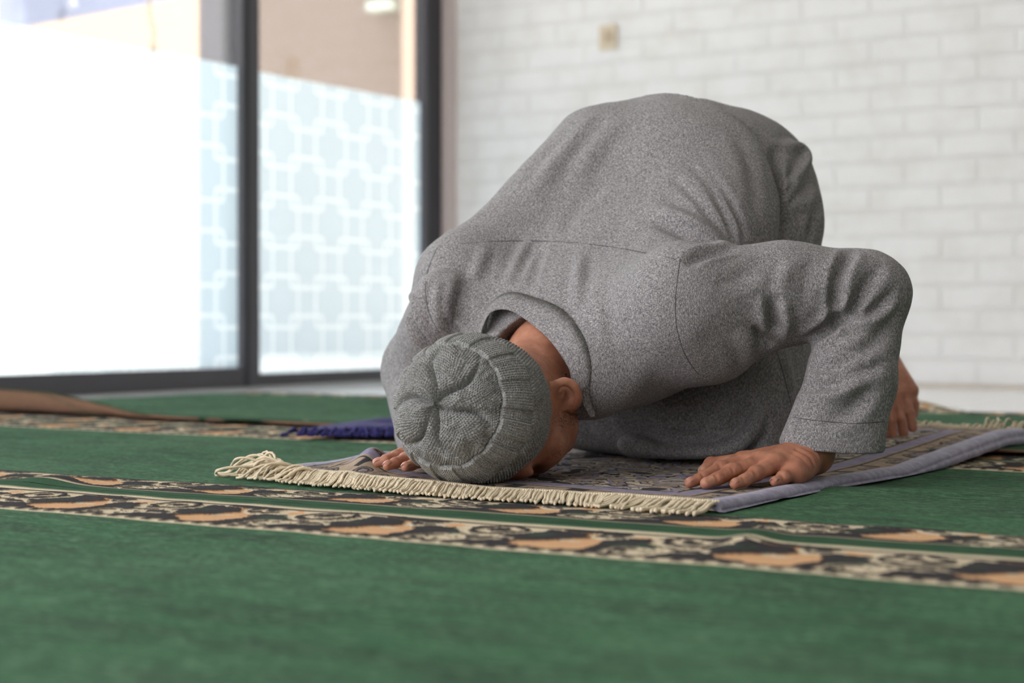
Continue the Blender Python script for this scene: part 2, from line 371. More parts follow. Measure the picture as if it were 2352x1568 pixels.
def band_paint(x, y, T=0.255, seedo=0.0, beads=True):
    """woven leaf-and-scroll border; x along the border in metres, y 0 (near) .. 1 (far)"""
    wx = x + 0.012 * fbm(x * 30 + seedo, y * 5 + 3, oct=3) + 0.005 * fbm(x * 240, y * 40, oct=2); wy = y + 0.07 * fbm(x * 34 + 9 + seedo, y * 6, oct=3) + 0.022 * fbm(x * 260 + 7, y * 34, oct=2)
    u = (wx / T + seedo) % 1.0
    col = np.empty(x.shape + (3,)); col[:] = C_dark
    def ell(cx, cy, rx, ry, rot=0.0):
        dx = (u - cx + 0.5) % 1.0 - 0.5; dy = wy - cy
        a = dx * math.cos(rot) + dy * math.sin(rot) * 0.8; b = -dx * math.sin(rot) / 0.8 + dy * math.cos(rot)
        return np.sqrt((a / rx) ** 2 + (b / ry) ** 2)
    def put(mask, c): col[mask] = c
    put(wy > 0.72, C_cream)                                      # pale ground of the upper half
    put(ell(0.55, 0.55, 0.36, 0.36) < 1, C_peach)
    put((ell(0.50, 0.70, 0.5, 0.24) < 1) & (ell(0.50, 0.70, 0.5, 0.24) > 0.8), C_cream)
    put(ell(0.20, 0.56, 0.27, 0.27, 0.15) < 1, C_dark)           # leaf with a round tip
    put(ell(0.34, 0.63, 0.17, 0.17) < 1, C_dark)
    put(ell(0.84, 0.40, 0.24, 0.36, -0.25) < 1, C_dark)
    put((ell(0.86, 0.42, 0.12, 0.14) < 1) & (fbm(wx * 90, wy * 12) > 0.05), C_dgreen)
    put((ell(0.22, 0.58, 0.14, 0.10) < 1) & (fbm(wx * 90 + 5, wy * 12) > 0.0), C_dgreen)
    put(ell(0.50, 0.24, 0.20, 0.12, -0.2) < 1, C_peach)
    put(ell(0.62, 0.42, 0.06, 0.20, 0.3) < 1, C_peach)
    for cx, cy, rx, ry in ((0.02, 0.70, 0.21, 0.26), (0.60, 0.80, 0.13, 0.15), (0.90, 0.22, 0.13, 0.17)):
        e = ell(cx, cy, rx, ry)
        put(e < 1, C_dark); put((e < 1) & (e > 0.72), C_cream); put((e < 0.52) & (e > 0.24), C_cream)
    put((np.abs(wy - 0.20 - 0.42 * ((u - 0.90) % 1.0)) < 0.035) & (((u - 0.90) % 1.0) < 0.3), C_cream)
    e = ell(0.98, 0.26, 0.10, 0.16); put((e < 1) & (e > 0.6), C_cream)
    e = ell(0.74, 0.80, 0.10, 0.13); put((e < 1) & (e > 0.55), C_cream); put(e < 0.55, C_peach)
    put((ell(0.47, 0.86, 0.18, 0.06) < 1), C_dark)
    put((np.abs(wy - 0.34 - 0.1 * np.sin(u * 6.283 * 2)) < 0.03) & (ell(0.06, 0.36, 0.2, 0.3) < 1), C_cream)
    put(np.abs(y - 0.905) < 0.018, C_dark)
    put(y > 0.935, C_cream)
    if beads:
        bd = (x / (T / 9)) % 1.0
        put(y < 0.095, C_dark); put((y < 0.085) & (bd < 0.58), C_cream)
    put(y < 0.022, C_cream * 0.92)
    return col
def band_height(col):
    return np.where(col.sum(-1) < 0.25, 0.0022, 0.0)
def strip(name, w0, w1, v0, v1, dv, dw, parent, paint, lift=None, mat=None, z=0.0):
    nv, nw = int((v1 - v0) / dv) + 1, int((w1 - w0) / dw) + 1
    vv, ww = np.meshgrid(np.linspace(v0, v1, nv), np.linspace(w0, w1, nw), indexing='ij')
    zz = np.full(vv.shape, z); col = None
    if paint is not None:
        col = paint(vv, (ww - w0) / (w1 - w0)); zz = zz + band_height(col)
    pts = vv[..., None] * V + ww[..., None] * U; pts[..., 2] = zz
    pts[..., 2] += 0.0016 * fbm(vv * 9, ww * 9, oct=2) + wrinkle(vv, ww)
    if lift is not None: pts = lift(vv, ww, pts)
    o = obj(name, pts.reshape(-1, 3), grid_faces(nv, nw)[:, ::-1].copy(), mat or (M_border if paint is not None else M_pile), parent)
    if col is not None: set_col(o, col.reshape(-1, 3))
    return o
def wrinkle(vv, ww):
    """low creases in the laid carpet"""
    z = 0.0065 * np.exp(-(((vv + 0.80) + 0.25 * (ww - 1.8)) / 0.026) ** 2) * np.exp(-((ww - 1.80) / 0.11) ** 2)
    z = z + 0.010 * np.exp(-((vv + 2.0) / 0.06) ** 2) * np.exp(-((ww - 1.90) / 0.06) ** 2)
    z = z + 0.006 * np.exp(-(((ww - 2.35) - 0.25 * (vv + 1.2)) / 0.05) ** 2) * sstep(-1.9, -1.4, vv) * sstep(-0.5, -0.9, vv)
    z = z + 0.030 * np.exp(-((vv + 1.6) / 0.10) ** 2) * np.exp(-((ww - 4.74) / 0.10) ** 2)
    return z
def carpet(name, label, parts, edge):
    root = empty(name, tuple(R((edge[0] + edge[1]) / 2, 0, -0.006)))
    tag(root, label, 'carpet', 'green mosque carpets')
    for f in parts: f(root)
    w0, w1, v0, v1 = edge                                        # jute backing under the pile
    mb = MB(); mb.box(w0 + 0.004, w1 - 0.004, v0, v1, TILE, -0.004); mb.build('backing', M_back, root)
    return root
green = lambda x, y: np.broadcast_to(C_green * (0.95 + 0.25 * fbm(x * 60, y * 3)[..., None]), x.shape + (3,)).copy()
def stripe(x, y):
    c = green(x, y); c[y > 0.90] = C_cream; c[y < 0.10] = C_cream; return c
LV = -3.95
carpet('green_carpet', 'green carpet nearest the camera, ending in the wide leaf border', [
    lambda r: strip('field', -1.2, 1.605, LV, 3.2, 0.02, 0.02, r, None),
    lambda r: tag(strip('border', 1.605, 1.812, LV, 3.2, 0.003, 0.003, r, lambda x, y: band_paint(x, y, 0.255, 0.33)), 'wide border of dark leaves with cream scrolls'),
    lambda r: strip('selvedge', 1.812, 1.846, LV, 3.2, 0.01, 0.004, r, lambda x, y: np.where((y < 0.16)[..., None], C_cream, green(x, y))),
], (-1.2, 1.846, LV, 3.2))
def two_band(x, y):
    a = band_paint(x, y / 0.52, 0.255, 0.6); b = band_paint(x, (y - 0.56) / 0.44, 0.255, 0.2, False)
    c = np.where((y < 0.52)[..., None], a, b); c[(y > 0.52) & (y < 0.56)] = C_green
    return c
carpet('green_carpet', 'middle green carpet under the prayer rug, between two leaf borders', [
    lambda r: strip('selvedge', 1.848, 1.890, LV, 3.2, 0.01, 0.004, r, lambda x, y: np.where((y > 0.82)[..., None], C_cream, green(x, y))),
    lambda r: tag(strip('border', 1.890, 2.020, LV, 3.2, 0.003, 0.003, r, lambda x, y: band_paint(x, y, 0.255, 0.12, False)), 'narrow border of dark leaves with peach patches'),
    lambda r: strip('field', 2.020, 2.88, LV, 3.2, 0.015, 0.015, r, None),
    lambda r: strip('border', 2.88, 3.26, LV, 3.2, 0.005, 0.008, r, lambda x, y: two_band(x, y)),
], (1.848, 3.26, LV, 3.2))

def far_lift(vv, ww, pts):
    """the near edge of the far carpet is curled up and over towards the left"""
    k = sstep(-2.88, -3.72, vv)                                  # 0 right .. 1 left
    r = 0.003 + 0.024 * k; phi_max = 2.75 * np.clip(k * 3.0, 0, 1)
    L = r * phi_max; s = (FAR0 + 0.02 + 0.10 * k + L) - ww       # distance rolled past the start of the curl
    ph = np.clip(s / r, 0, 3.0); on = s > 0
    wn = np.where(on, ww + s - r * np.sin(ph), ww); zn = np.where(on, r * (1 - np.cos(ph)), 0.0)
    q = vv[..., None] * V + wn[..., None] * U
    q[..., 2] = pts[..., 2] + zn + 0.006 * sstep(FAR0 + 1.2, FAR0, ww)
    return q
FAR0 = 3.17
def far_field(r):
    o = strip('field', FAR0 + 0.11, 4.50, LV, 3.2, 0.02, 0.004, r, None, far_lift)
    tag(o, 'green pile with its near left edge curled over')
    o.data.materials.append(M_back)
    md = o.modifiers.new('thickness', 'SOLIDIFY'); md.thickness = 0.006; md.offset = 1; md.material_offset = 1; md.material_offset_rim = 0
def far_edge(r):
    o = strip('selvedge', FAR0, FAR0 + 0.11, LV, 3.2, 0.02, 0.004, r, lambda x, y: np.where(((y > 0.78) & (x > -2.6))[..., None], C_cream, green(x, y)), far_lift)
    o.data.materials.append(M_back)
    md = o.modifiers.new('thickness', 'SOLIDIFY'); md.thickness = 0.006; md.offset = 1; md.material_offset = 1; md.material_offset_rim = 0
carpet('green_carpet', 'far green carpet by the glass doors with its near left edge curled over', [
    far_field, far_edge,
    lambda r: strip('border', 4.50, 4.72, LV, 3.2, 0.01, 0.012, r, lambda x, y: band_paint(x, y, 0.255, 0.8)),
], (FAR0 + 0.35, 4.72, LV, 3.2))

# ------------------------------------------------------------------ prayer rug
RUG_C = np.array([0.262, 2.240, 0.0])                            # front corner on the right
RUG_D = np.array([0.55, 0.835, 0.0]); RUG_D /= np.linalg.norm(RUG_D)
RUG_S = np.array([-0.80, 0.60, 0.0])                             # along the front edge, to the left
RUG_W, RUG_L = 0.815, 1.33
def rug_z(s, t):
    s = np.asarray(s, float); t = np.asarray(t, float)
    z = 0.011 + 0.026 * sstep(0.55, 1.25, t) + 0.004 * sstep(0.25, 0.0, t) * sstep(0.3, 0.8, s)
    z = z + 0.030 * np.exp(-(((s - 0.675) - 0.45 * (t - 0.08)) / 0.030) ** 2) * np.exp(-((t - 0.13) / 0.085) ** 2)   # pushed-up crease, left
    z = z + 0.014 * np.exp(-(((s - 0.765) - 0.3 * (t - 0.2)) / 0.04) ** 2) * np.exp(-((t - 0.22) / 0.14) ** 2)
    z = z + 0.0030 * fbm(s * 9 + 4, t * 9, oct=2)
    return z
def rug_pt(s, t, dz=0.0):
    s = np.asarray(s, float); t = np.asarray(t, float)
    p = RUG_C + RUG_S * s[..., None] + RUG_D * t[..., None] + RUG_D * (0.010 * np.sin(s * 9 + 1) * sstep(0.3, 0.0, t))[..., None]
    p = p + RUG_S * (0.008 * np.sin(t * 6.5) * sstep(0.2, 0.0, s))[..., None]
    p[..., 2] = rug_z(s, t) + dz
    return p
def rug_z_xy(x, y):
    q = np.array([x, y]) - RUG_C[:2]; M = np.array([RUG_S[:2], RUG_D[:2]]).T
    s, t = np.linalg.solve(M, q); return float(rug_z(s, t))
R_taupe, R_black, R_lav, R_crm, R_tan = (np.array(srgb(*c)) for c in ((140, 129, 124), (36, 32, 38), (146, 140, 168), (206, 194, 174), (166, 146, 124)))
def rug_paint(s, t):
    e = np.minimum(np.minimum(s, RUG_W - s), np.minimum(t, RUG_L - t))
    n = fbm(s * 16 + 3, t * 16, oct=2); n2 = fbm(s * 22 + 40, t * 22 + 8, oct=2); f = fbm(s * 120, t * 120, oct=2)
    col = np.empty(s.shape + (3,)); col[:] = R_taupe
    g = np.floor((n + 1) * 4.2); fr = (n + 1) * 4.2 - g; k = g % 4                 # scrolling arabesque field
    col[k == 0] = R_crm; col[k == 1] = R_taupe; col[k == 2] = R_tan; col[k == 3] = R_lav
    col[(n2 > 0.10) & (n2 < 0.30)] = R_crm * 0.9
    col[np.abs(n2 - 0.30) < 0.045] = R_black; col[fr < 0.20] = R_black
    col[(n2 < -0.30)] = R_black * 1.3; col[np.abs(n2 + 0.36) < 0.03] = R_crm
    bz = e < 0.078                                                                 # outer border with ringed paisleys
    q = np.where(e == s, t, np.where(e == t, s, np.where(e == RUG_W - s, t, s)))
    uu = (q / 0.052 + 0.3 * np.sin(q * 60)) % 1.0 - 0.5; vv = (e - 0.038) / 0.034
    rad = np.sqrt((uu * 1.9) ** 2 + vv ** 2) + 0.25 * n
    b = np.where((rad < 0.22)[..., None], R_lav * 0.8, R_tan); b = np.where(((rad > 0.30) & (rad < 0.46))[..., None], R_black, b)
    b = np.where(((rad > 0.62) & (rad < 0.72))[..., None], R_black, b); b = np.where(((rad > 0.46) & (rad < 0.62))[..., None], R_taupe * 0.8, b)
    b = np.where(((np.abs(uu) > 0.44) & (vv > 0.2))[..., None], R_black, b)
    col = np.where(bz[..., None], b, col)
    col[(e > 0.078) & (e < 0.084)] = R_black; col[(e > 0.090) & (e < 0.118)] = R_lav
    col[(e > 0.084) & (e < 0.090)] = R_tan; col[(e > 0.118) & (e < 0.123)] = R_tan; col[(e > 0.123) & (e < 0.129)] = R_black
    return col * (1 + 0.30 * f)[..., None]
def m_rug():
    t = NT('woven_rug'); c = t.coord(); at = t.n('VertexColor'); at.layer_name = 'Col'
    n = t.noise(c, 900, 2, 0.6); n2 = t.noise(c, 240, 3, 0.6)
    col = t.mix(t.math('MULTIPLY', n2, 0.5), at.outputs[0], t.mix(0.45, at.outputs[0], (0.02, 0.02, 0.025)))
    return t.done(t.pbsdf(col, 0.85, t.bump(t.math('ADD', n, n2), 0.5, 0.0015), 0.2, sheen=0.05))
def m_satin():
    t = NT('lavender_velvet'); c = t.coord(); n = t.noise(t.mapping(c, (1, 1, 1)), 60, 4, 0.7); n2 = t.noise(c, 700, 2)
    col = t.ramp(n, [(0.3, srgb(112, 108, 136)), (0.55, srgb(146, 142, 168)), (0.75, srgb(176, 172, 192))])
    return t.done(t.pbsdf(col, 0.55, t.bump(n2, 0.25, 0.001), 0.35, sheen=0.25))
def m_cord():
    t = NT('ecru_cord'); c = t.coord(); n = t.noise(c, 260, 3)
    return t.done(t.pbsdf(t.mix(n, srgb(204, 188, 158), srgb(228, 214, 188)), 0.7, None, 0.3, sheen=0.1))
M_rug, M_satin, M_cord = m_rug(), m_satin(), m_cord()
rug = empty('prayer_rug', tuple(rug_pt(np.array(0.4), np.array(0.65))))
tag(rug, 'taupe and lavender patterned prayer rug with cream fringe under the kneeling person', 'rug')
ns, nt = 420, 690
ss, tt = np.meshgrid(np.linspace(0, RUG_W, ns), np.linspace(0, RUG_L, nt), indexing='ij')
rp = rug_pt(ss, tt); rcol = rug_paint(ss, tt)
rp[..., 2] += np.where(rcol.sum(-1) > 0.35, 0.0006, 0.0)
o = obj('woven_field', rp.reshape(-1, 3), grid_faces(ns, nt), M_rug, rug); set_col(o, np.clip(rcol, 0, 1).reshape(-1, 3))
# underside so that the rug has thickness
bt = rug_pt(ss[::6, ::6], tt[::6, ::6], -0.008); bt[..., 2] = np.maximum(bt[..., 2], 0.0032); bt[..., 2] = np.minimum(bt[..., 2], rp[::6, ::6, 2] - 0.002)
obj('lining', bt.reshape(-1, 3), grid_faces(*bt.shape[:2])[:, ::-1].copy(), plain('rug_lining', srgb(120, 116, 140), 0.8), rug)
def edge_close(t):
    s = np.linspace(0, RUG_W, 160); a = rug_pt(s, np.full_like(s, t)); b = a.copy(); b[:, 2] = np.maximum(b[:, 2] - 0.010, 0.0030)
    f = grid_faces(2, 160); obj('edge_turning', np.concatenate([a, b]), f, M_cord if t < 1 else M_satin, rug)
edge_close(0.0); edge_close(RUG_L)
def hem(side):
    """padded velvet binding along one long edge: an upper roll and the lower lip under it"""
    t = np.linspace(-0.004, RUG_L + 0.004, 150)
    prof = [(0.030, 0.0012), (0.022, 0.0040), (0.012, 0.0046), (0.002, 0.0036), (-0.005, -0.0010), (-0.0065, -0.0050), (-0.006, -0.0064), (-0.0095, -0.0075), (-0.012, -0.0125), (-0.010, -0.0190), (-0.002, -0.0205)]
    rows = []
    for ds, dz in prof:
        s = np.full_like(t, ds) if side == 0 else np.full_like(t, RUG_W - ds)
        p = rug_pt(s, t); p[:, 2] = rug_z(np.clip(s, 0, RUG_W), t) + dz * (1 + 0.12 * fbm(t * 14, oct=2))
        if dz < -0.006: p[:, 2] = np.maximum(p[:, 2] - 0.20 * np.maximum(rug_z(np.clip(s, 0, RUG_W), t) - 0.02, 0), 0.0026)
        rows.append(p)
    g = np.array(rows); f = grid_faces(len(prof), len(t))
    if side == 0: f = f[:, ::-1].copy()
    fl = [tuple(q) for q in f.tolist()]; m = len(t); ring = [i * m for i in range(len(prof))]; fl += [tuple(ring), tuple(i + m - 1 for i in ring[::-1])]
    return obj('binding', g.reshape(-1, 3), fl, M_satin, rug)
tag(hem(0), 'padded lavender velvet binding'); tag(hem(1), 'padded lavender velvet binding')
def front_fringe():
    mb = MB()
    n = 215
    for i in range(n + 34):
        if i < 26 and i % 2: continue
        s = 0.004 + (RUG_W - 0.01) * i / (n - 1) if i < n else 0.70 + 0.105 * rng.random() + 0.0008 * rng.standard_normal()
        ln = 0.060 + 0.003 * rng.standard_normal(); lean = 0.026 + 0.004 * math.sin(i * .13) + 0.002 * rng.standard_normal()
        if s < 0.10: lean = 0.012 * math.sin(i * 1.3) + 0.004; ln = 0.062 + 0.008 * rng.random()
        elif s < 0.17: lean = 0.018 * math.sin(i * 0.6)
        k = np.linspace(0, 1, 12)
        base = rug_pt(np.full(12, s), np.zeros(12))
        p = base - RUG_D * (k * ln)[:, None] - RUG_S * (lean * k ** 1.2)[:, None] + RUG_S * (0.0008 * np.sin(k * 9 + i))[:, None]
        p[:, 2] = base[:, 2] + (0.0055 - base[:, 2] - 0.002) * sstep(0.05, 0.75, k) + 0.0022 + 0.0010 * (i % 2) * np.sin(k * 3.1) + 0.0008 * rng.standard_normal()
        if i >= n or s > 0.765:                                            # gathered, tangled end on the left
            j = (s - 0.70) / 0.115
            ex = 0.026 + 0.095 * j * (0.4 + 0.6 * rng.random()); hgt = 0.006 + 0.024 * j * rng.random() ** 1.5
            p = base[0] + RUG_S * (ex * k)[:, None] - RUG_D * (0.060 * (1 - 0.75 * j) * k + 0.030 * j * np.sin(k * (2 + 2.5 * rng.random())) * rng.standard_normal())[:, None]
            p[:, 2] = base[0, 2] + 0.002 - (base[0, 2] - 0.004) * sstep(0.2, 1, k) + hgt * np.sin(np.clip(k * 1.25, 0, 1) * math.pi) ** 0.8
            if rng.random() < 0.35: p = p + RUG_S * (-0.03 * sstep(0.6, 1, k))[:, None]
        p[:, 2] = np.maximum(p[:, 2], 0.0030)
        mb.tube(spline(p, 26), 0.0027 if i < 26 else 0.0019, 8, True, 2, 700.0, 0.28)
    o = mb.build('fringe', M_cord, rug, True); tag(o, 'cream twisted cord fringe', kind='stuff')
    hb = MB()                                                    # chain-stitched heading above the cords
    for r_, off in ((0, 0.0045), (1, -0.0005)):
        m = 210
        for i in range(m):
            s = RUG_W * (i + 0.5 * r_) / m
            a, b = rug_pt(np.array(s), np.array(off - 0.003)), rug_pt(np.array(min(RUG_W, s + 0.0045)), np.array(off + 0.003))
            a[2] += 0.003; b[2] += 0.003; hb.tube([a, (a + b) / 2 + [0, 0, 0.0012], b], [0.0012, 0.0021, 0.0012], 6)
    tag(hb.build('fringe_heading', M_cord, rug, True), 'cream braided heading')
    bb = MB()
    for i in range(150):
        s = 0.003 + (RUG_W - 0.006) * i / 149; k = np.linspace(0, 1, 8)
        base = rug_pt(np.full(8, s), np.full(8, RUG_L)); ln = 0.05 + 0.012 * rng.random()
        p = base + RUG_D * (k * ln)[:, None] + RUG_S * (0.02 * (rng.random() - 0.5) * k)[:, None]
        h = 0.012 + 0.014 * rng.random() * (1.5 if s < 0.09 else 0.6)
        p[:, 2] += h * np.sin(k * 2.4) - 0.020 * k
        if i == 9: p = base[0] + np.outer(k, RUG_D * 0.05 - RUG_S * -0.02 + Zv * 0.02)
        bb.tube(p, 0.0022, 6)
    tag(bb.build('fringe', M_cord, rug, True), 'cream cord fringe of the far end', kind='stuff')
front_fringe()

# ------------------------------------------------------------------ soft solids: signed distances, meshed as surface nets
def smin(a, b, k):
    h = np.clip(0.5 + 0.5 * (b - a) / k, 0, 1); return b + (a - b) * h - k * h * (1 - h)
def smax(a, b, k): return -smin(-a, -b, k)
class Solid:
    def __init__(s): s.ops = []; s.lo = np.full(3, 9.0); s.hi = np.full(3, -9.0)
    def _add(s, f, k, sub, pts, r):
        s.ops.append((f, k, sub))
        if not sub:
            pts = np.atleast_2d(pts); s.lo = np.minimum(s.lo, pts.min(0) - r); s.hi = np.maximum(s.hi, pts.max(0) + r)
        return s
    def cone(s, a, b, ra, rb, k=0.02, sub=False):
        a, b = np.array(a, float), np.array(b, float); ab = b - a; L2 = ab.dot(ab) + 1e-12
        def f(p):
            t = np.clip((p - a) @ ab / L2, 0, 1); return np.linalg.norm(p - a - t[:, None] * ab, axis=1) - (ra + (rb - ra) * t)
        return s._add(f, k, sub, [a, b], max(ra, rb))
    def flat(s, a, b, lat, ra, rb, k=0.02, sub=False):
        """a limb of elliptic section: ra, rb = (half width along lat, half depth across it)"""
        a, b = np.array(a, float), np.array(b, float); ab = b - a; L2 = ab.dot(ab) + 1e-12
        lat = np.array(lat, float); lat = lat - ab * lat.dot(ab) / L2; lat /= np.linalg.norm(lat)
        def f(p):
            t = np.clip((p - a) @ ab / L2, 0, 1); q = p - a - t[:, None] * ab
            x = q @ lat; y2 = np.maximum((q * q).sum(1) - x * x, 0)
            w = ra[0] + (rb[0] - ra[0]) * t; d = ra[1] + (rb[1] - ra[1]) * t
            m = np.sqrt((x / w) ** 2 + y2 / d ** 2); g = np.sqrt((x / w ** 2) ** 2 + y2 / d ** 4) + 1e-9
            return np.where(m > 0.3, (m - 1) * m / g, -np.minimum(w, d) * (1 - m))
        return s._add(f, k, sub, [a, b], max(ra + rb))
    def ell(s, c, ax, rad, k=0.02, sub=False):
        c = np.array(c, float); M = np.array(ax, float); M = M / np.linalg.norm(M, axis=1)[:, None]; r = np.array(rad, float)
        def f(p):
            q = (p - c) @ M.T; m = np.linalg.norm(q / r, axis=1); g = np.linalg.norm(q / r ** 2, axis=1) + 1e-9
            return np.where(m > 0.2, (m - 1) * m / g, -r.min() * (1 - m))
        return s._add(f, k, sub, c, r.max())
    def chain(s, pts, rad, k=0.02, sub=False, n=None):
        for i in range(len(pts) - 1): s.cone(pts[i], pts[i + 1], rad[i], rad[i + 1], k, sub)
        return s
    def plane(s, c, nrm, k=0.004):
        """keep the side the normal points away from"""
        c = np.array(c, float); nrm = np.array(nrm, float); nrm = nrm / np.linalg.norm(nrm)
        s.ops.append((lambda p: -((p - c) @ nrm), k, True)); return s
    def func(s, f, k, sub): s.ops.append((f, k, sub)); return s
    def __call__(s, p, margin=None):
        v = np.full(len(p), 1.0)
        for f, k, sub in s.ops:
            d = f(p); v = smax(v, -d, k) if sub else smin(v, d, k)
        return v
    def block_eval(s, X, cen, rad):
        """X (n,m,3) points in blocks with centres cen; skip solids far from a block"""
        n, m = X.shape[:2]; v = np.full((n, m), 1.0)
        for f, k, sub in s.ops:
            d0 = f(cen); act = (d0 < rad * 1.8 + k * 1.5) if not sub else (d0 < rad * 1.8 + k * 1.5)
            if not act.any(): continue
            d = f(X[act].reshape(-1, 3)).reshape(-1, m)
            v[act] = smax(v[act], -d, k) if sub else smin(v[act], d, k)
        return v
def surface_net(sol, h, smooth=2):
    Bn = 8; lo = sol.lo - 3 * h; nb = np.ceil((sol.hi + 3 * h - lo) / (Bn * h)).astype(int)
    idx = np.stack(np.meshgrid(*[np.arange(k) for k in nb], indexing='ij'), -1).reshape(-1, 3)
    cen = lo + (idx + 0.5) * Bn * h; rad = Bn * h * 0.87
    act = []
    for c in np.array_split(np.arange(len(idx)), max(1, len(idx) // 60000)):
        act.append(np.abs(sol(cen[c])) < rad * 1.7 + 0.004)
    idx = idx[np.concatenate(act)]; cen = lo + (idx + 0.5) * Bn * h
    loc = np.stack(np.meshgrid(*[np.arange(Bn + 1)] * 3, indexing='ij'), -1).reshape(-1, 3)
    NV, K, EA = [], [], []
    DIM = (nb * Bn + 2).astype(np.int64)
    key = lambda q: (q[..., 0].astype(np.int64) * DIM[1] + q[..., 1]) * DIM[2] + q[..., 2]
    corner = np.array([(x, y, z) for x in (0, 1) for y in (0, 1) for z in (0, 1)])
    edges = [(a, b) for a in range(8) for b in range(a + 1, 8) if np.abs(corner[a] - corner[b]).sum() == 1]
    for ch in np.array_split(np.arange(len(idx)), max(1, len(idx) // 1500)):
        base = idx[ch] * Bn
        X = lo + (base[:, None, :] + loc[None]) * h
        v = sol.block_eval(X, cen[ch], rad).reshape(-1, Bn + 1, Bn + 1, Bn + 1)
        cv = np.stack([v[:, c[0]:Bn + c[0], c[1]:Bn + c[1], c[2]:Bn + c[2]] for c in corner], -1)
        ins = cv < 0; mixed = ins.any(-1) & ~ins.all(-1)
        b, i, j, k = np.nonzero(mixed); cvm = cv[b, i, j, k]
        acc = np.zeros((len(b), 3)); cnt = np.zeros(len(b))
        for (e0, e1) in edges:
            a, c = cvm[:, e0], cvm[:, e1]; x = (a < 0) != (c < 0)
            t = np.where(x, a / np.where(x, a - c, 1), 0)
            acc += np.where(x[:, None], corner[e0] + (corner[e1] - corner[e0]) * t[:, None], 0); cnt += x
        g = base[b] + np.stack([i, j, k], -1)
        NV.append(lo + (g + acc / cnt[:, None]) * h); K.append(key(g))
        for ax in range(3):
            s0 = v[:, :Bn, :Bn, :Bn]; sl = [slice(0, Bn)] * 3; sl[ax] = slice(1, Bn + 1); s1 = v[(slice(None), *sl)]
            x = (s0 < 0) != (s1 < 0); b2, i2, j2, k2 = np.nonzero(x)
            EA.append((ax, base[b2] + np.stack([i2, j2, k2], -1), (s0 < 0)[b2, i2, j2, k2]))
    NV = np.concatenate(NV); K = np.concatenate(K); order = np.argsort(K); Ks = K[order]
    F = []
    for ax, g, inside in EA:
        o1 = np.zeros(3, int); o2 = np.zeros(3, int); o1[(ax + 1) % 3] = 1; o2[(ax + 2) % 3] = 1
        q = np.stack([key(g - o1 - o2), key(g - o2), key(g), key(g - o1)], -1)
        pos = np.clip(np.searchsorted(Ks, q), 0, len(Ks) - 1); ok = (Ks[pos] == q).all(1)
        f = order[pos]; f = np.where(inside[:, None], f, f[:, ::-1]); F.append(f[ok])
    F = np.concatenate(F)
    return smooth_mesh(NV, F, smooth), F
def neighbours(F, n):
    e = np.concatenate([F[:, [0, 1]], F[:, [1, 2]], F[:, [2, 3]], F[:, [3, 0]]]); return np.concatenate([e[:, 0], e[:, 1]]), np.concatenate([e[:, 1], e[:, 0]])
def smooth_mesh(Vv, F, it, lam=0.5):
    if not it: return Vv
    a, b = neighbours(F, len(Vv)); cnt = np.bincount(a, minlength=len(Vv)).astype(float)
    for _ in range(it):
        for l in (lam, -lam * 1.04):
            av = np.stack([np.bincount(a, Vv[b, c], len(Vv)) for c in range(3)], -1) / np.maximum(cnt, 1)[:, None]
            Vv = Vv + l * (av - Vv)
    return Vv
def vnormals(Vv, F):
    n = np.cross(Vv[F[:, 2]] - Vv[F[:, 0]], Vv[F[:, 3]] - Vv[F[:, 1]]); out = np.zeros_like(Vv)
    for c in range(4):
        for k in range(3): out[:, k] += np.bincount(F[:, c], n[:, k], len(Vv))
    return out / (np.linalg.norm(out, axis=1)[:, None] + 1e-12)
def bvh(Vv, F): return BVHTree.FromPolygons([tuple(x) for x in Vv.tolist()], F.tolist())
def trace(tree, px, n=None):
    """pixels of the photograph carried on to the surface along the line of sight"""
    px = np.asarray(px, float); L = np.linalg.norm(np.diff(px, axis=0), axis=1).sum()
    q = spline(px, n or max(6, int(L / 7))); out = []
    for x, y in q:
        h = tree.ray_cast(Vector(CAMP), Vector(ray(x, y)))
        if h[0] is not None: out.append(np.array(h[0]))
    return np.array(out)
def crease(Vv, N, line, amp, w, kind='valley', taper=True, reach=3.2):
    """press or raise the cloth along a line lying on it"""
    if len(line) < 2: return Vv
    lo, hi = line.min(0) - reach * w, line.max(0) + reach * w
    m = np.nonzero(((Vv > lo) & (Vv < hi)).all(1))[0]
    if not len(m): return Vv
    best = np.full(len(m), 9.0); tt = np.zeros(len(m)); P0 = Vv[m]
    for i in range(len(line) - 1):
        a, b = line[i], line[i + 1]; ab = b - a; L2 = ab.dot(ab) + 1e-12
        t = np.clip((P0 - a) @ ab / L2, 0, 1); d = np.linalg.norm(P0 - a - t[:, None] * ab, axis=1)
        u = d < best; best[u] = d[u]; tt[u] = (i + t[u]) / (len(line) - 1)
    x = best / w; tp = np.sin(np.clip(tt, 0.0, 1) * math.pi) ** 0.6 if taper else 1.0
    if kind == 'valley': pr = -np.exp(-x ** 2) + 0.42 * np.exp(-((x - 1.7) / 0.8) ** 2)
    else: pr = np.exp(-x ** 2) - 0.35 * np.exp(-((x - 1.7) / 0.8) ** 2)
    Vv = Vv.copy(); Vv[m] += N[m] * (amp * pr * tp)[:, None]
    return Vv

# ------------------------------------------------------------------ the kneeling person
H_BODY, H_CLOTH = 0.0019, 0.0036
C0 = -0.065
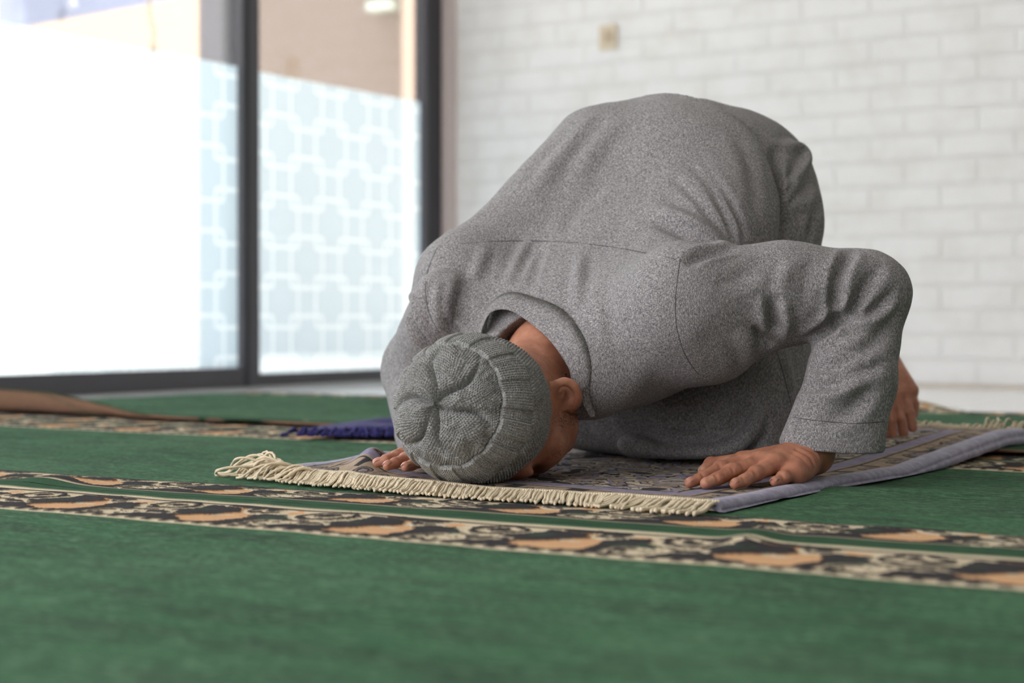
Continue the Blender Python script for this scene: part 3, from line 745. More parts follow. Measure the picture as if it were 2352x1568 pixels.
# head frame: HX crown>chin, HS towards the side seen on the right, up = back of the head
psi = math.radians(36); HX = np.array([math.sin(psi), math.cos(psi), 0.0]); HS = np.array([math.cos(psi), -math.sin(psi), 0.0])
HC = P(1090, 947, 2.56)
def Hd(x, s, z): return HC + HX * x + HS * s + Zv * z
SH_R, EL_R, WR_R = P(1570, 705, 2.67), P(1988, 668, 2.68), P(1912, 1000, 2.59)
SH_L, EL_L, WR_L = P(1068, 662, 2.93), P(974, 848, 3.12), P(1005, 1000, 3.00)
EAR = P(1301, 905, 2.595)

def hand(sol, wrist, mcp, pip, dip, tip, thumb, rw=0.026, sc=1.0):
    for i in range(4):
        sol.cone(wrist, mcp[i], 0.0195 * sc, (0.0125, 0.0125, 0.012, 0.011)[i] * sc, 0.018)
        sol.ell(mcp[i] + Zv * 0.003, np.eye(3), np.array([0.012, 0.012, 0.010]) * sc, 0.010)
    for i in range(3): sol.cone((mcp[i] * 2 + wrist) / 3 - Zv * .006, (mcp[i + 1] * 2 + wrist) / 3 - Zv * .006, 0.014 * sc, 0.014 * sc, 0.014)
    for i in range(4):
        q = (1.0, 1.04, 1.0, 0.86)[i] * sc
        q *= 1.10
        sol.cone(mcp[i], pip[i], 0.0112 * q, 0.0098 * q, 0.007).cone(pip[i], dip[i], 0.0098 * q, 0.0084 * q, 0.003).cone(dip[i], tip[i], 0.0085 * q, 0.0068 * q, 0.003)
        sol.ell(pip[i] + Zv * 0.0015, np.eye(3), np.array([0.0105, 0.0105, 0.0095]) * q, 0.004)
    if thumb is not None:
        sol.cone(wrist * 0.6 + thumb[0] * 0.4, thumb[0], 0.020 * sc, 0.017 * sc, 0.02).cone(thumb[0], thumb[1], 0.017 * sc, 0.0128 * sc, 0.014)
        sol.cone(thumb[1], thumb[2], 0.0122 * sc, 0.0108 * sc, 0.004).cone(thumb[2], thumb[3], 0.0112 * sc, 0.0085 * sc, 0.004)
RZT = 0.0195
def floor_tip(px, py, z=RZT): return P(px, py, (CAM_H - z) * 3998.0 / (py - 738))
R_tip = [floor_tip(1584, 1109), floor_tip(1620, 1110), floor_tip(1688, 1111), floor_tip(1779, 1107)]
R_mcp = [P(1704, 1062, 2.545), P(1748, 1062, 2.53), P(1782, 1068, 2.52), P(1826, 1086, 2.51)]
R_pip = [P(1655, 1076, 2.512), P(1684, 1082, 2.495), P(1736, 1088, 2.485), P(1800, 1096, 2.490)]
R_dip = [P(1616, 1096, 2.482), P(1648, 1099, 2.470), P(1710, 1103, 2.465), P(1788, 1103, 2.484)]
R_thumb = [P(1800, 1050, 2.60), P(1704, 1058, 2.625), P(1634, 1066, 2.625), P(1616, 1082, 2.61)]
L_tip = [floor_tip(931, 1073, .030), floor_tip(889, 1070, .030), floor_tip(866, 1064, .030), P(882, 1052, 2.74)]
L_mcp = [P(990, 1052, 2.66), P(970, 1046, 2.69), P(958, 1040, 2.72), P(962, 1038, 2.77)]
L_pip = [P(962, 1060, 2.635), P(932, 1054, 2.665), P(912, 1048, 2.70), P(922, 1041, 2.755)]
L_dip = [P(945, 1068, 2.618), P(908, 1063, 2.64), P(886, 1057, 2.675), P(900, 1047, 2.748)]
L_wri = P(1035, 1025, 2.78)
W_R = P(1868, 1040, 2.585)

def build_body():
    s = Solid()
    I3 = np.eye(3); hf = [HX, HS, Zv]
    s.ell(Hd(0.045, 0, -0.004), hf, (0.108, 0.088, 0.100), 0.01)                       # skull
    s.ell(Hd(0.125, 0, -0.030), hf, (0.080, 0.074, 0.072), 0.03)                       # face
    s.cone(Hd(0.150, 0.040, -0.02), Hd(0.205, 0.012, -0.050), 0.034, 0.024, 0.02).cone(Hd(0.150, -0.040, -0.02), Hd(0.205, -0.012, -0.050), 0.034, 0.024, 0.02)  # jaw
    for q in (1, -1):
        s.ell(Hd(0.105, 0.058 * q, -0.052), hf, (0.030, 0.026, 0.028), 0.016)          # cheekbone
        s.ell(Hd(0.052, 0.034 * q, -0.088), hf, (0.014, 0.034, 0.012), 0.012)          # brow
        s.ell(Hd(0.082, 0.034 * q, -0.094), hf, (0.014, 0.020, 0.016), 0.014, True)    # eye socket
        s.ell(Hd(0.082, 0.034 * q, -0.080), hf, (0.012, 0.014, 0.012), 0.004)          # closed eye
    s.cone(Hd(0.072, 0, -0.094), Hd(0.122, 0, -0.104), 0.008, 0.012, 0.012)            # nose
    s.ell(Hd(0.124, 0.012, -0.100), hf, (0.009, 0.008, 0.008), 0.006).ell(Hd(0.124, -0.012, -0.100), hf, (0.009, 0.008, 0.008), 0.006)
    s.ell(Hd(0.150, 0, -0.092), hf, (0.006, 0.024, 0.007), 0.008).ell(Hd(0.164, 0, -0.088), hf, (0.007, 0.022, 0.008), 0.008)     # lips
    s.ell(Hd(0.1565, 0, -0.099), hf, (0.0016, 0.024, 0.008), 0.003, True)
    hx = spline([P(1270, 932, 2.606), P(1267, 908, 2.600), P(1276, 886, 2.594), P(1296, 876, 2.590), P(1316, 884, 2.592), P(1327, 903, 2.598), P(1325, 924, 2.606), P(1310, 940, 2.618)], 18)
    s.ell(P(1296, 911, 2.616), [np.array([1., 0, 0]), np.array([0, .35, 1.]), np.array([0, 1., -.35])], (0.0205, 0.0215, 0.0085), 0.008)
    s.chain(hx, [0.0058] * 18, 0.0035)
    s.ell(P(1305, 906, 2.602), [np.array([1., 0, .4]), np.array([-.4, .3, 1.]), np.array([0, 1., -.3])], (0.0075, 0.0135, 0.0100), 0.003, True)
    s.chain([P(1283, 930, 2.606), P(1290, 912, 2.604), P(1295, 898, 2.603)], [0.0042, 0.0040, 0.003], 0.004)
    s.cone(P(1306, 930, 2.612), P(1314, 926, 2.608), 0.0045, 0.0045, 0.003)
    for q in (-1,):                                                                    # the far ear
        e = Hd(0.094, -0.093, 0.01)
        out = HS * q * 0.80 + Zv * 0.60; out /= np.linalg.norm(out); nrm = np.cross(HX, out)
        fwd = -nrm if nrm[2] > 0 else nrm                                              # towards the face (down)
        s.ell(e - out * 0.004, [HX + out * .15, out, nrm], (0.035, 0.025, 0.0090), 0.006)
        s.ell(e + out * 0.001 + fwd * 0.010 - HX * 0.002, [HX, out, nrm], (0.025, 0.0165, 0.0095), 0.003, True)
        s.cone(e + HX * 0.028 - out * .010, e + HX * 0.030 - out * .012 + fwd * .004, 0.008, 0.008, 0.006)
        s.cone(e - out * 0.016 + fwd * 0.008 + HX * .004, e - out * 0.012 + fwd * 0.009 + HX * .012, 0.005, 0.005, 0.004)
    neck0, neck1 = Hd(0.085, 0, 0.018), B(0.275, C0, 0.190)
    s.cone(neck0, neck1, 0.060, 0.055, 0.03)
    s.cone(Hd(0.12, 0, 0.0), B(0.30, C0, 0.17), 0.05, 0.06, 0.03)
    s.chain([neck1, B(.45, C0, .27), B(.66, C0, .43)], [.065, .08, .09], 0.04)         # trunk under the clothes
    for sh, el, wr, nk in ((SH_R, EL_R, W_R, 1), (SH_L, EL_L, L_wri, -1)):
        s.cone(B(.33, C0, .20), sh, 0.055, 0.050, 0.04); s.cone(sh, el, 0.045, 0.036, 0.03); s.cone(el, wr, 0.036, 0.0265, 0.02)
    s.flat(W_R + (EL_R - W_R) * 0.2, W_R, (0.80, 0.62, 0), (0.029, 0.025), (0.030, 0.022), 0.015)
    hand(s, W_R - Zv * .002, R_mcp, R_pip, R_dip, R_tip, R_thumb)
    s.cone(P(1850, 1068, 2.545), P(1828, 1092, 2.515), 0.017, 0.012, 0.016)            # heel of the hand
    for i in range(4): s.cone(W_R + Zv * .014, R_mcp[i] + Zv * .0085, 0.006, 0.0052, 0.010)   # tendons
    hand(s, L_wri, L_mcp, L_pip, L_dip, L_tip, [P(1035, 1046, 2.72), P(1040, 1058, 2.68), P(1038, 1066, 2.65), P(1032, 1074, 2.63)], sc=0.88)
    # legs and tucked feet
    for q in (1, -1):
        hip, knee, ank = B(.72, C0 + .09 * q, .43), B(.66, C0 + .12 * q, .085), (P(2012, 815, 3.40) if q == 1 else B(1.02, C0 - .16, .155))
        s.cone(hip, knee, 0.085, 0.055, 0.04); s.cone(knee, ank, 0.055, 0.036, 0.02); s.cone(B(.66, C0, .45), hip, .1, .09, .05)
        off = (np.zeros(3) if q == 1 else ank - P(2012, 815, 3.40))
        mir = (lambda p: p) if q == 1 else None
        ax0 = P(2012, 815, 3.40)
        def T(px, py, Y):
            p = P(px, py, Y)
            if q == 1: return p
            d = p - ax0; c = d @ S; return ank + (d - 2 * S * c)
        s.cone(T(2014, 812, 3.44), T(2004, 838, 3.49), 0.040, 0.034, 0.03)             # heel
        mt = [T(2092, 896, 3.30), T(2078, 906, 3.29), T(2060, 912, 3.285), T(2040, 916, 3.28), T(2012, 920, 3.27)]
        mid = [T(2099, 928, 3.29), T(2091, 950, 3.265), T(2070, 964, 3.25), T(2046, 970, 3.245), T(2018, 970, 3.235)]
        tp = [T(2098, 952, 3.29), T(2096, 982, 3.262), T(2075, 995, 3.250), T(2050, 999, 3.245), T(2024, 998, 3.24)]
        for i in range(5):
            s.cone(ank, mt[i], 0.036, (0.0150, 0.0115, 0.0115, 0.012, 0.016)[i], 0.012)
            s.cone(ank + (mt[i] - ank) * .35 - D * .022, mt[i] - D * .004, 0.007, 0.0115, 0.006)
            r = (0.0098, 0.0094, 0.0096, 0.0098, 0.0140)[i]
            s.cone(mt[i], mid[i], r * 1.05, r * .95, 0.004).cone(mid[i], tp[i], r, r * .95, 0.002)
    Vv, F = surface_net(s, H_BODY, 2)
    N = vnormals(Vv, F); tr = bvh(Vv, F)
    for px, a, w in [([(1824, 1030), (1858, 1048), (1874, 1076)], .0022, .0030), ([(1842, 1026), (1872, 1042), (1884, 1062)], .0020, .0030),
                     ([(1812, 1034), (1846, 1056), (1866, 1086)], .0012, .0032)] + \
                    [([(P_[0] - 4, P_[1] - 9), (P_[0] + 1, P_[1]), (P_[0] + 2, P_[1] + 7)], .0013, .0024) for P_ in ((1652, 1072), (1682, 1081), (1733, 1088), (1737, 1090), (1797, 1096), (1614, 1094), (1646, 1098), (1708, 1103))]:
        Vv = crease(Vv, N, trace(tr, px, 10), a, w, 'valley')
    Vv += vnormals(Vv, F) * (0.0004 * fbm(Vv[:, 0] * 160, Vv[:, 1] * 160, Vv[:, 2] * 160, oct=2))[:, None]
    return Vv, F
bodyV, bodyF = build_body()

def build_tunic():
    s = Solid()
    ax = [(.25, 0, .165, .185, .085), (.365, -.012, .215, .215, .112), (.45, -.030, .285, .238, .125), (.55, -.030, .375, .235, .137), (.64, -.012, .474, .218, .160), (.72, 0, .505, .19, .174)]
    for (a0, c0, z0, l0, d0), (a1, c1, z1, l1, d1) in zip(ax[:-1], ax[1:]):
        s.flat(B(a0, C0 + c0, z0), B(a1, C0 + c1, z1), S, (l0, d0), (l1, d1), 0.035)
    # sleeves
    s.cone(B(.33, C0 + .12, .225), SH_R, 0.092, 0.094, 0.04)
    s.cone(SH_R, P(1800, 676, 2.68), 0.094, 0.077, 0.03).cone(P(1800, 676, 2.68), EL_R, 0.077, 0.065, 0.02)
    lat = np.array([0.98, 0.2, 0])
    s.flat(EL_R, P(1955, 870, 2.63), lat, (0.065, 0.056), (0.066, 0.052), 0.02)
    s.flat(P(1955, 870, 2.63), P(1908, 1045, 2.585), lat, (0.066, 0.052), (0.081, 0.048), 0.02)
    s.ell(P(1625, 800, 2.67), [lat, Zv, np.cross(lat, Zv)], (0.070, 0.055, 0.055), 0.04)
    s.ell(P(1752, 755, 2.665), [lat, Zv, np.cross(lat, Zv)], (0.028, 0.038, 0.03), 0.02)      # slack hanging under the arm
    s.plane(P(1908, 1030, 2.585), (-0.07, 0.10, -1.0), 0.003)
    s.flat(P(1909, 1022, 2.586), P(1903, 1060, 2.583), lat, (0.058, 0.030), (0.070, 0.040), 0.003, True)
    s.cone(B(.34, C0 - .12, .235), SH_L, 0.09, 0.080, 0.04)
    s.cone(SH_L, EL_L, 0.080, 0.072, 0.02).cone(EL_L, WR_L, 0.072, 0.072, 0.02)
    s.ell(P(1020, 714, 2.85), np.eye(3), (.060, .05, .068), 0.008)
    s.flat(WR_L, P(1025, 1030, 2.90), (1, 0, 0), (0.074, 0.06), (0.072, 0.06), 0.01)
    s.ell(B(.355, C0, .235), [S, D + Zv, D - Zv], (.245, .10, .095), 0.05)                    # yoke across the shoulders
    s.cone(P(1086, 640, 2.95), P(1372, 378, 3.06), 0.074, 0.094, 0.06)                        # cloth stretched from shoulder to hip
    s.cone(B(.36, C0 + .13, .25), B(.55, C0 + .12, .40), 0.08, 0.11, 0.05)
    # neck opening
    nk0, nk1 = Hd(0.06, 0.012, 0.012), B(0.238, C0 + .006, 0.190)
    s.cone(nk0, nk1, 0.087, 0.071, 0.012, True)
    # open hem over the hips
    s.plane(B(.648, C0 + .1, .3), D * 0.985 + S * 0.08 + Zv * 0.12, 0.004)
    Vv, F = surface_net(s, H_CLOTH, 3)
    folds = [  # line in the photograph, depth, width, kind
        ([(1490, 472), (1560, 500), (1620, 530), (1672, 572)], .009, .016, 'ridge'),
        ([(1500, 500), (1560, 530), (1610, 560)], .005, .016, 'valley'),
        ([(1572, 606), (1620, 584), (1685, 574)], .009, .011, 'valley'),
        ([(1577, 368), (1638, 440), (1678, 526), (1686, 566)], .0035, .008, 'valley'),
        ([(1612, 380), (1668, 450), (1702, 520), (1706, 560)], .0035, .009, 'valley'),
        ([(1540, 400), (1610, 470), (1660, 545)], .003, .008, 'valley'),
        ([(1690, 300), (1728, 400), (1738, 500)], .003, .016, 'valley'),
        ([(1430, 270), (1360, 350), (1310, 440)], .0045, .020, 'ridge'),
        ([(1360, 270), (1285, 360), (1220, 450)], .0045, .018, 'ridge'),
        ([(1400, 420), (1330, 480), (1290, 545)], .003, .016, 'valley'),
        ([(1218, 545), (1195, 590), (1160, 660)], .005, .011, 'ridge'),
        ([(1250, 560), (1235, 610), (1215, 660)], .003, .010, 'valley'),
        ([(1332, 580), (1328, 640), (1322, 700)], .0045, .012, 'ridge'),
        ([(1120, 560), (1100, 610), (1080, 670)], .004, .011, 'ridge'),
        ([(1075, 640), (1056, 700), (1046, 770)], .010, .015, 'valley'),
        ([(1028, 705), (1062, 750), (1085, 772)], .006, .009, 'ridge'),
        ([(1010, 640), (1002, 700), (1008, 760)], .005, .009, 'ridge'),
        ([(1390, 640), (1400, 720), (1420, 790)], .003, .014, 'valley'),
        ([(1774, 676), (1776, 732), (1784, 764)], .012, .011, 'valley'),
        ([(1796, 690), (1806, 740), (1800, 790)], .006, .011, 'ridge'),
        ([(1738, 744), (1752, 776), (1776, 796)], .009, .010, 'valley'),
        ([(1690, 760), (1716, 800), (1724, 840)], .006, .013, 'ridge'),
        ([(1958, 572), (1926, 631), (1917, 696), (1917, 735)], .010, .010, 'valley'),
        ([(1990, 580), (1952, 640), (1936, 700)], .005, .011, 'ridge'),
        ([(2031, 602), (1989, 657), (1963, 706), (1947, 736)], .008, .010, 'valley'),
        ([(1862, 780), (1904, 754), (1920, 734), (1952, 728)], .017, .011, 'valley'),
        ([(1940, 748), (2005, 738), (2064, 692)], .006, .011, 'ridge'),
        ([(1965, 730), (2010, 712), (2062, 660)], .005, .009, 'valley'),
        ([(1924, 822), (1989, 802), (2040, 758)], .006, .012, 'valley'),
        ([(1843, 836), (1908, 846), (1998, 832)], .006, .012, 'valley'),
        ([(1833, 884), (1901, 884), (1975, 862), (2030, 820)], .006, .012, 'valley'),
        ([(1836, 924), (1908, 908), (2005, 859)], .005, .012, 'ridge'),
        ([(1888, 973), (1956, 940), (2008, 878)], .006, .014, 'valley'),
        ([(1640, 650), (1700, 640), (1760, 600)], .003, .014, 'valley'),
        ([(1820, 600), (1800, 640), (1794, 690)], .004, .012, 'ridge'),
        ([(1866, 600), (1850, 660), (1850, 720)], .003, .012, 'valley'),
    ]
    folds.append(([(934, 690), (946, 742), (980, 790), (1010, 806)], .016, .012, 'valley'))
    N = vnormals(Vv, F); tr = bvh(Vv, F)
    for px, amp, w, kind in folds: Vv = crease(Vv, N, trace(tr, px), amp * 1.35, w * .9, kind)
    n = fbm(Vv[:, 0] * 11, Vv[:, 1] * 11, Vv[:, 2] * 11 + 4, oct=3); n2 = fbm(Vv[:, 0] * 30, Vv[:, 1] * 30, Vv[:, 2] * 22, oct=2)
    Vv = Vv + N * (0.0042 * n + 0.0012 * n2)[:, None]
    return smooth_mesh(Vv, F, 1), F
tunV, tunF = build_tunic()
def build_trousers():
    s = Solid()
    s.ell(B(.69, C0, .470), [S, D, Zv], (.180, .17, .172), 0.03)
    for q in (1, -1):
        s.ell(B(.755, C0 + .095 * q, .46), [S, D, Zv], (.108, .135, .145), 0.05)
        hip, knee = B(.71, C0 + .10 * q, .40), B(.665, C0 + .13 * q, .115)
        s.cone(hip, knee, .135, .105, 0.05)
        s.cone(knee, B(1.0, C0 + .145 * q, .105), .095, .075, 0.04)
    s.flat(B(.60, C0, .28), B(.585, C0 - .02, .07), S, (.20, .09), (.25, .07), 0.06)
    s.chain(spline([P(1738, 850, 2.90), P(1738, 920, 2.875), P(1716, 985, 2.865), P(1655, 1016, 2.87), P(1570, 1028, 2.895), P(1460, 1028, 2.945)], 14), np.linspace(.012, .026, 14), 0.008)
    s.plane(A3(0, 0, .016), (0, 0, -1), 0.02)
    Vv, F = surface_net(s, H_CLOTH, 3)
    folds = [
        ([(1790, 338), (1778, 374), (1774, 452), (1770, 520)], .014, .011, 'valley'),
        ([(1798, 336), (1834, 336), (1852, 371), (1824, 409), (1786, 446)], .012, .012, 'ridge'),
        ([(1842, 378), (1806, 424), (1780, 452)], .014, .010, 'valley'),
        ([(1850, 300), (1876, 350), (1884, 400)], .006, .013, 'valley'),
        ([(1886, 450), (1866, 508), (1857, 560)], .008, .011, 'valley'),
        ([(1800, 480), (1840, 470), (1880, 440)], .004, .012, 'ridge'),
        ([(1745, 940), (1730, 980), (1707, 1011), (1676, 1030), (1590, 1040)], .013, .012, 'ridge'),
        ([(1720, 930), (1695, 970), (1650, 1000), (1560, 1012), (1480, 1000)], .012, .014, 'valley'),
        ([(1420, 960), (1480, 990), (1560, 1020)], .008, .014, 'valley'),
        ([(1360, 980), (1400, 1010), (1470, 1030)], .006, .010, 'ridge'),
        ([(1800, 800), (1815, 870), (1820, 940)], .005, .012, 'ridge'),
    ]
    N = vnormals(Vv, F); tr = bvh(Vv, F)
    for px, amp, w, kind in folds: Vv = crease(Vv, N, trace(tr, px), amp, w, kind)
    n = fbm(Vv[:, 0] * 10, Vv[:, 1] * 10 + 7, Vv[:, 2] * 10, oct=3)
    Vv = Vv + N * (0.0055 * n)[:, None]
    return smooth_mesh(Vv, F, 1), F
troV, troF = build_trousers()

def m_skin():
    t = NT('skin'); c = t.coord(); n = t.noise(c, 45, 4, 0.6); n2 = t.noise(c, 9, 2); n3 = t.noise(c, 600, 2)
    col = t.ramp(n, [(0.3, srgb(160, 108, 86)), (0.55, srgb(182, 128, 102)), (0.75, srgb(198, 146, 120))])
    col = t.mix(t.math('MULTIPLY', n2, 0.35), col, srgb(146, 76, 62))
    return t.done(t.pbsdf(col, 0.45, t.bump(t.math('ADD', n3, n), 0.25, 0.0012), 0.4, sss=0.12, sss_r=(1.0, 0.4, 0.25), sss_s=0.004))
def m_melange(name, lightness=1.0):
    t = NT(name); c = t.coord()
    ang = math.atan2(S[1], S[0])
    r = t.n('Mapping', vector_type='POINT'); t.l(c, r.inputs[0]); r.inputs['Rotation'].default_value = (0, 0, -ang)
    a = t.noise(t.mapping(r.outputs[0], (220, 1150, 1000)), 1.0, 2, 0.6); b = t.noise(t.mapping(r.outputs[0], (1150, 320, 220)), 1.0, 2, 0.6)
    m = t.math('ADD', t.math('MULTIPLY', a, 0.5), t.math('MULTIPLY', b, 0.5))
    big = t.noise(c, 6, 3)
    col = t.ramp(m, [(0.37, srgb(60 * lightness, 59 * lightness, 62 * lightness)), (0.50, srgb(104 * lightness, 102 * lightness, 104 * lightness)), (0.63, srgb(155 * lightness, 152 * lightness, 151 * lightness))])
    col = t.mix(t.math('MULTIPLY', big, 0.15), col, srgb(126, 122, 118))
    return t.done(t.pbsdf(col, 0.9, t.bump(m, 0.35, 0.0012), 0.15, sheen=0.08))
M_skin, M_mel = m_skin(), m_melange('grey_melange_cloth', 1.24)
person = obj('person', bodyV, bodyF, M_skin)
tag(person, 'person in grey tunic and knitted cap kneeling with forehead and hands on the rug', 'person')
tunic = obj('tunic', tunV, tunF, M_mel, person); trousers = obj('trousers', troV, troF, M_mel, person)

# ---- collar, seams
def loft(curves, n):
    g = np.array([spline(c, n) for c in curves]); return g
rim = [(1100, 800, 2.80), (1102, 768, 2.78), (1125, 717, 2.755), (1168, 709, 2.725), (1214, 735, 2.69), (1265, 778, 2.66), (1306, 838, 2.635), (1326, 889, 2.63), (1338, 924, 2.635), (1356, 956, 2.65)]
seam = [(1112, 780, 2.84), (1110, 735, 2.83), (1130, 695, 2.81), (1172, 672, 2.785), (1226, 684, 2.75), (1290, 712, 2.715), (1338, 772, 2.685), (1356, 840, 2.675), (1352, 900, 2.675), (1366, 950, 2.68)]
def on_tunic():
    tr = bvh(tunV, tunF); S_, R_ = [], []
    for (sx, sy, sY), (rx, ry, rY) in zip(seam, rim):
        h = tr.ray_cast(Vector(CAMP), Vector(ray(sx, sy))); y = h[0][1] if h[0] is not None and abs(h[0][1] - sY) < 0.12 else None
        S_.append((sx, sy, y)); R_.append((rx, ry))
    ys = [q[2] for q in S_]; k = [i for i, y in enumerate(ys) if y is not None]
    yy = np.interp(np.arange(len(ys)), k, [ys[i] for i in k]) - 0.003
    yy = np.convolve(np.pad(yy, 1, mode='edge'), [.25, .5, .25], 'valid')
    dl = np.array([.035, .035, .035, .034, .032, .030, .026, .020, .014, .010])
    ry = []
    for q, y, d in zip(R_, yy, dl):
        h = tr.ray_cast(Vector(CAMP), Vector(ray(*q))); v = y - d
        if h[0] is not None and abs(h[0][1] - y) < 0.08: v = min(v, h[0][1] - 0.007)
        ry.append(v)
    ry = np.convolve(np.pad(ry, 1, mode='edge'), [.2, .6, .2], 'valid')
    return np.array([P(*q, y) for q, y in zip(R_, ry)]), np.array([P(q[0], q[1], y) for q, y in zip(S_, yy)])
rim, seam = on_tunic()
out_ = rim - P(1210, 860, 2.68); out_ -= D * 0.0; out_ /= np.linalg.norm(out_, axis=1)[:, None]
inner = rim - out_ * 0.0035
g = loft([seam - out_ * 0.010, seam + out_ * 0.002, seam * .5 + rim * .5 + out_ * 0.004, rim + out_ * .0006, rim + (rim - seam) * 0.03 - out_ * 0.0015, inner, inner * .5 + seam * .5 - out_ * 0.002, seam - out_ * 0.010], 90)
_tr = bvh(tunV, tunF); _tb = bvh(bodyV, bodyF)
for i in range(1, 5):
    for j in range(g.shape[1]):
        d = g[i, j] - CAMP; L = np.linalg.norm(d); h = _tr.ray_cast(Vector(CAMP), Vector(d))
        if h[0] is not None and -0.004 < L - h[3] < 0.05: g[i, j] = CAMP + d * ((h[3] - (0.0045 if i > 1 else 0.001)) / L)
        d = g[i, j] - CAMP; L = np.linalg.norm(d); h = _tb.ray_cast(Vector(CAMP), Vector(d))
        if j < 54 and h[0] is not None and -0.004 < L - h[3] < 0.06: g[i, j] = CAMP + d * ((h[3] - (0.005 if i < 4 else 0.003)) / L)
for _ in range(2): g[1:5, 1:-1] = 0.25 * g[1:5, :-2] + 0.5 * g[1:5, 1:-1] + 0.25 * g[1:5, 2:]
rim_f = g[4]; g[5] = rim_f - out_.mean(0) * 0.0 + (g[5] - g[5]) + np.array([0, 0.0035, 0]); g[6] = g[5] * .5 + g[7] * .5
collar = obj('collar', g.reshape(-1, 3), grid_faces(*g.shape[:2]), M_mel, tunic)
M_thread = plain('dark_seam_thread', srgb(78, 77, 79), 0.9, 0.2, 0.1, 200)
def stitched(name, V_, F_, px, parent, r=0.0006):
    L = trace(bvh(V_, F_), px, 60)
    if len(L) < 4: return
    k = np.ones(5) / 5; Ls = np.stack([np.convolve(np.pad(L[:, c], 2, mode='edge'), k, 'valid') for c in range(3)], -1)
    v, f = tube_geo(Ls, r, 6); return obj(name, v, f, M_thread, parent)
for px in ([(1003, 566), (1100, 556), (1200, 553), (1300, 556), (1400, 566), (1480, 580), (1556, 596)],
           [(1563, 592), (1556, 640), (1551, 700), (1556, 760), (1576, 820), (1606, 862)],
           [(1006, 566), (986, 610), (977, 660), (986, 720), (1010, 765)],
           [(1820, 958), (1880, 966), (1960, 972), (2034, 968)]):
    stitched('seam', tunV, tunF, px, tunic)
stitched('seam', troV, troF, [(1782, 800), (1800, 860), (1815, 920), (1822, 955)], trousers)

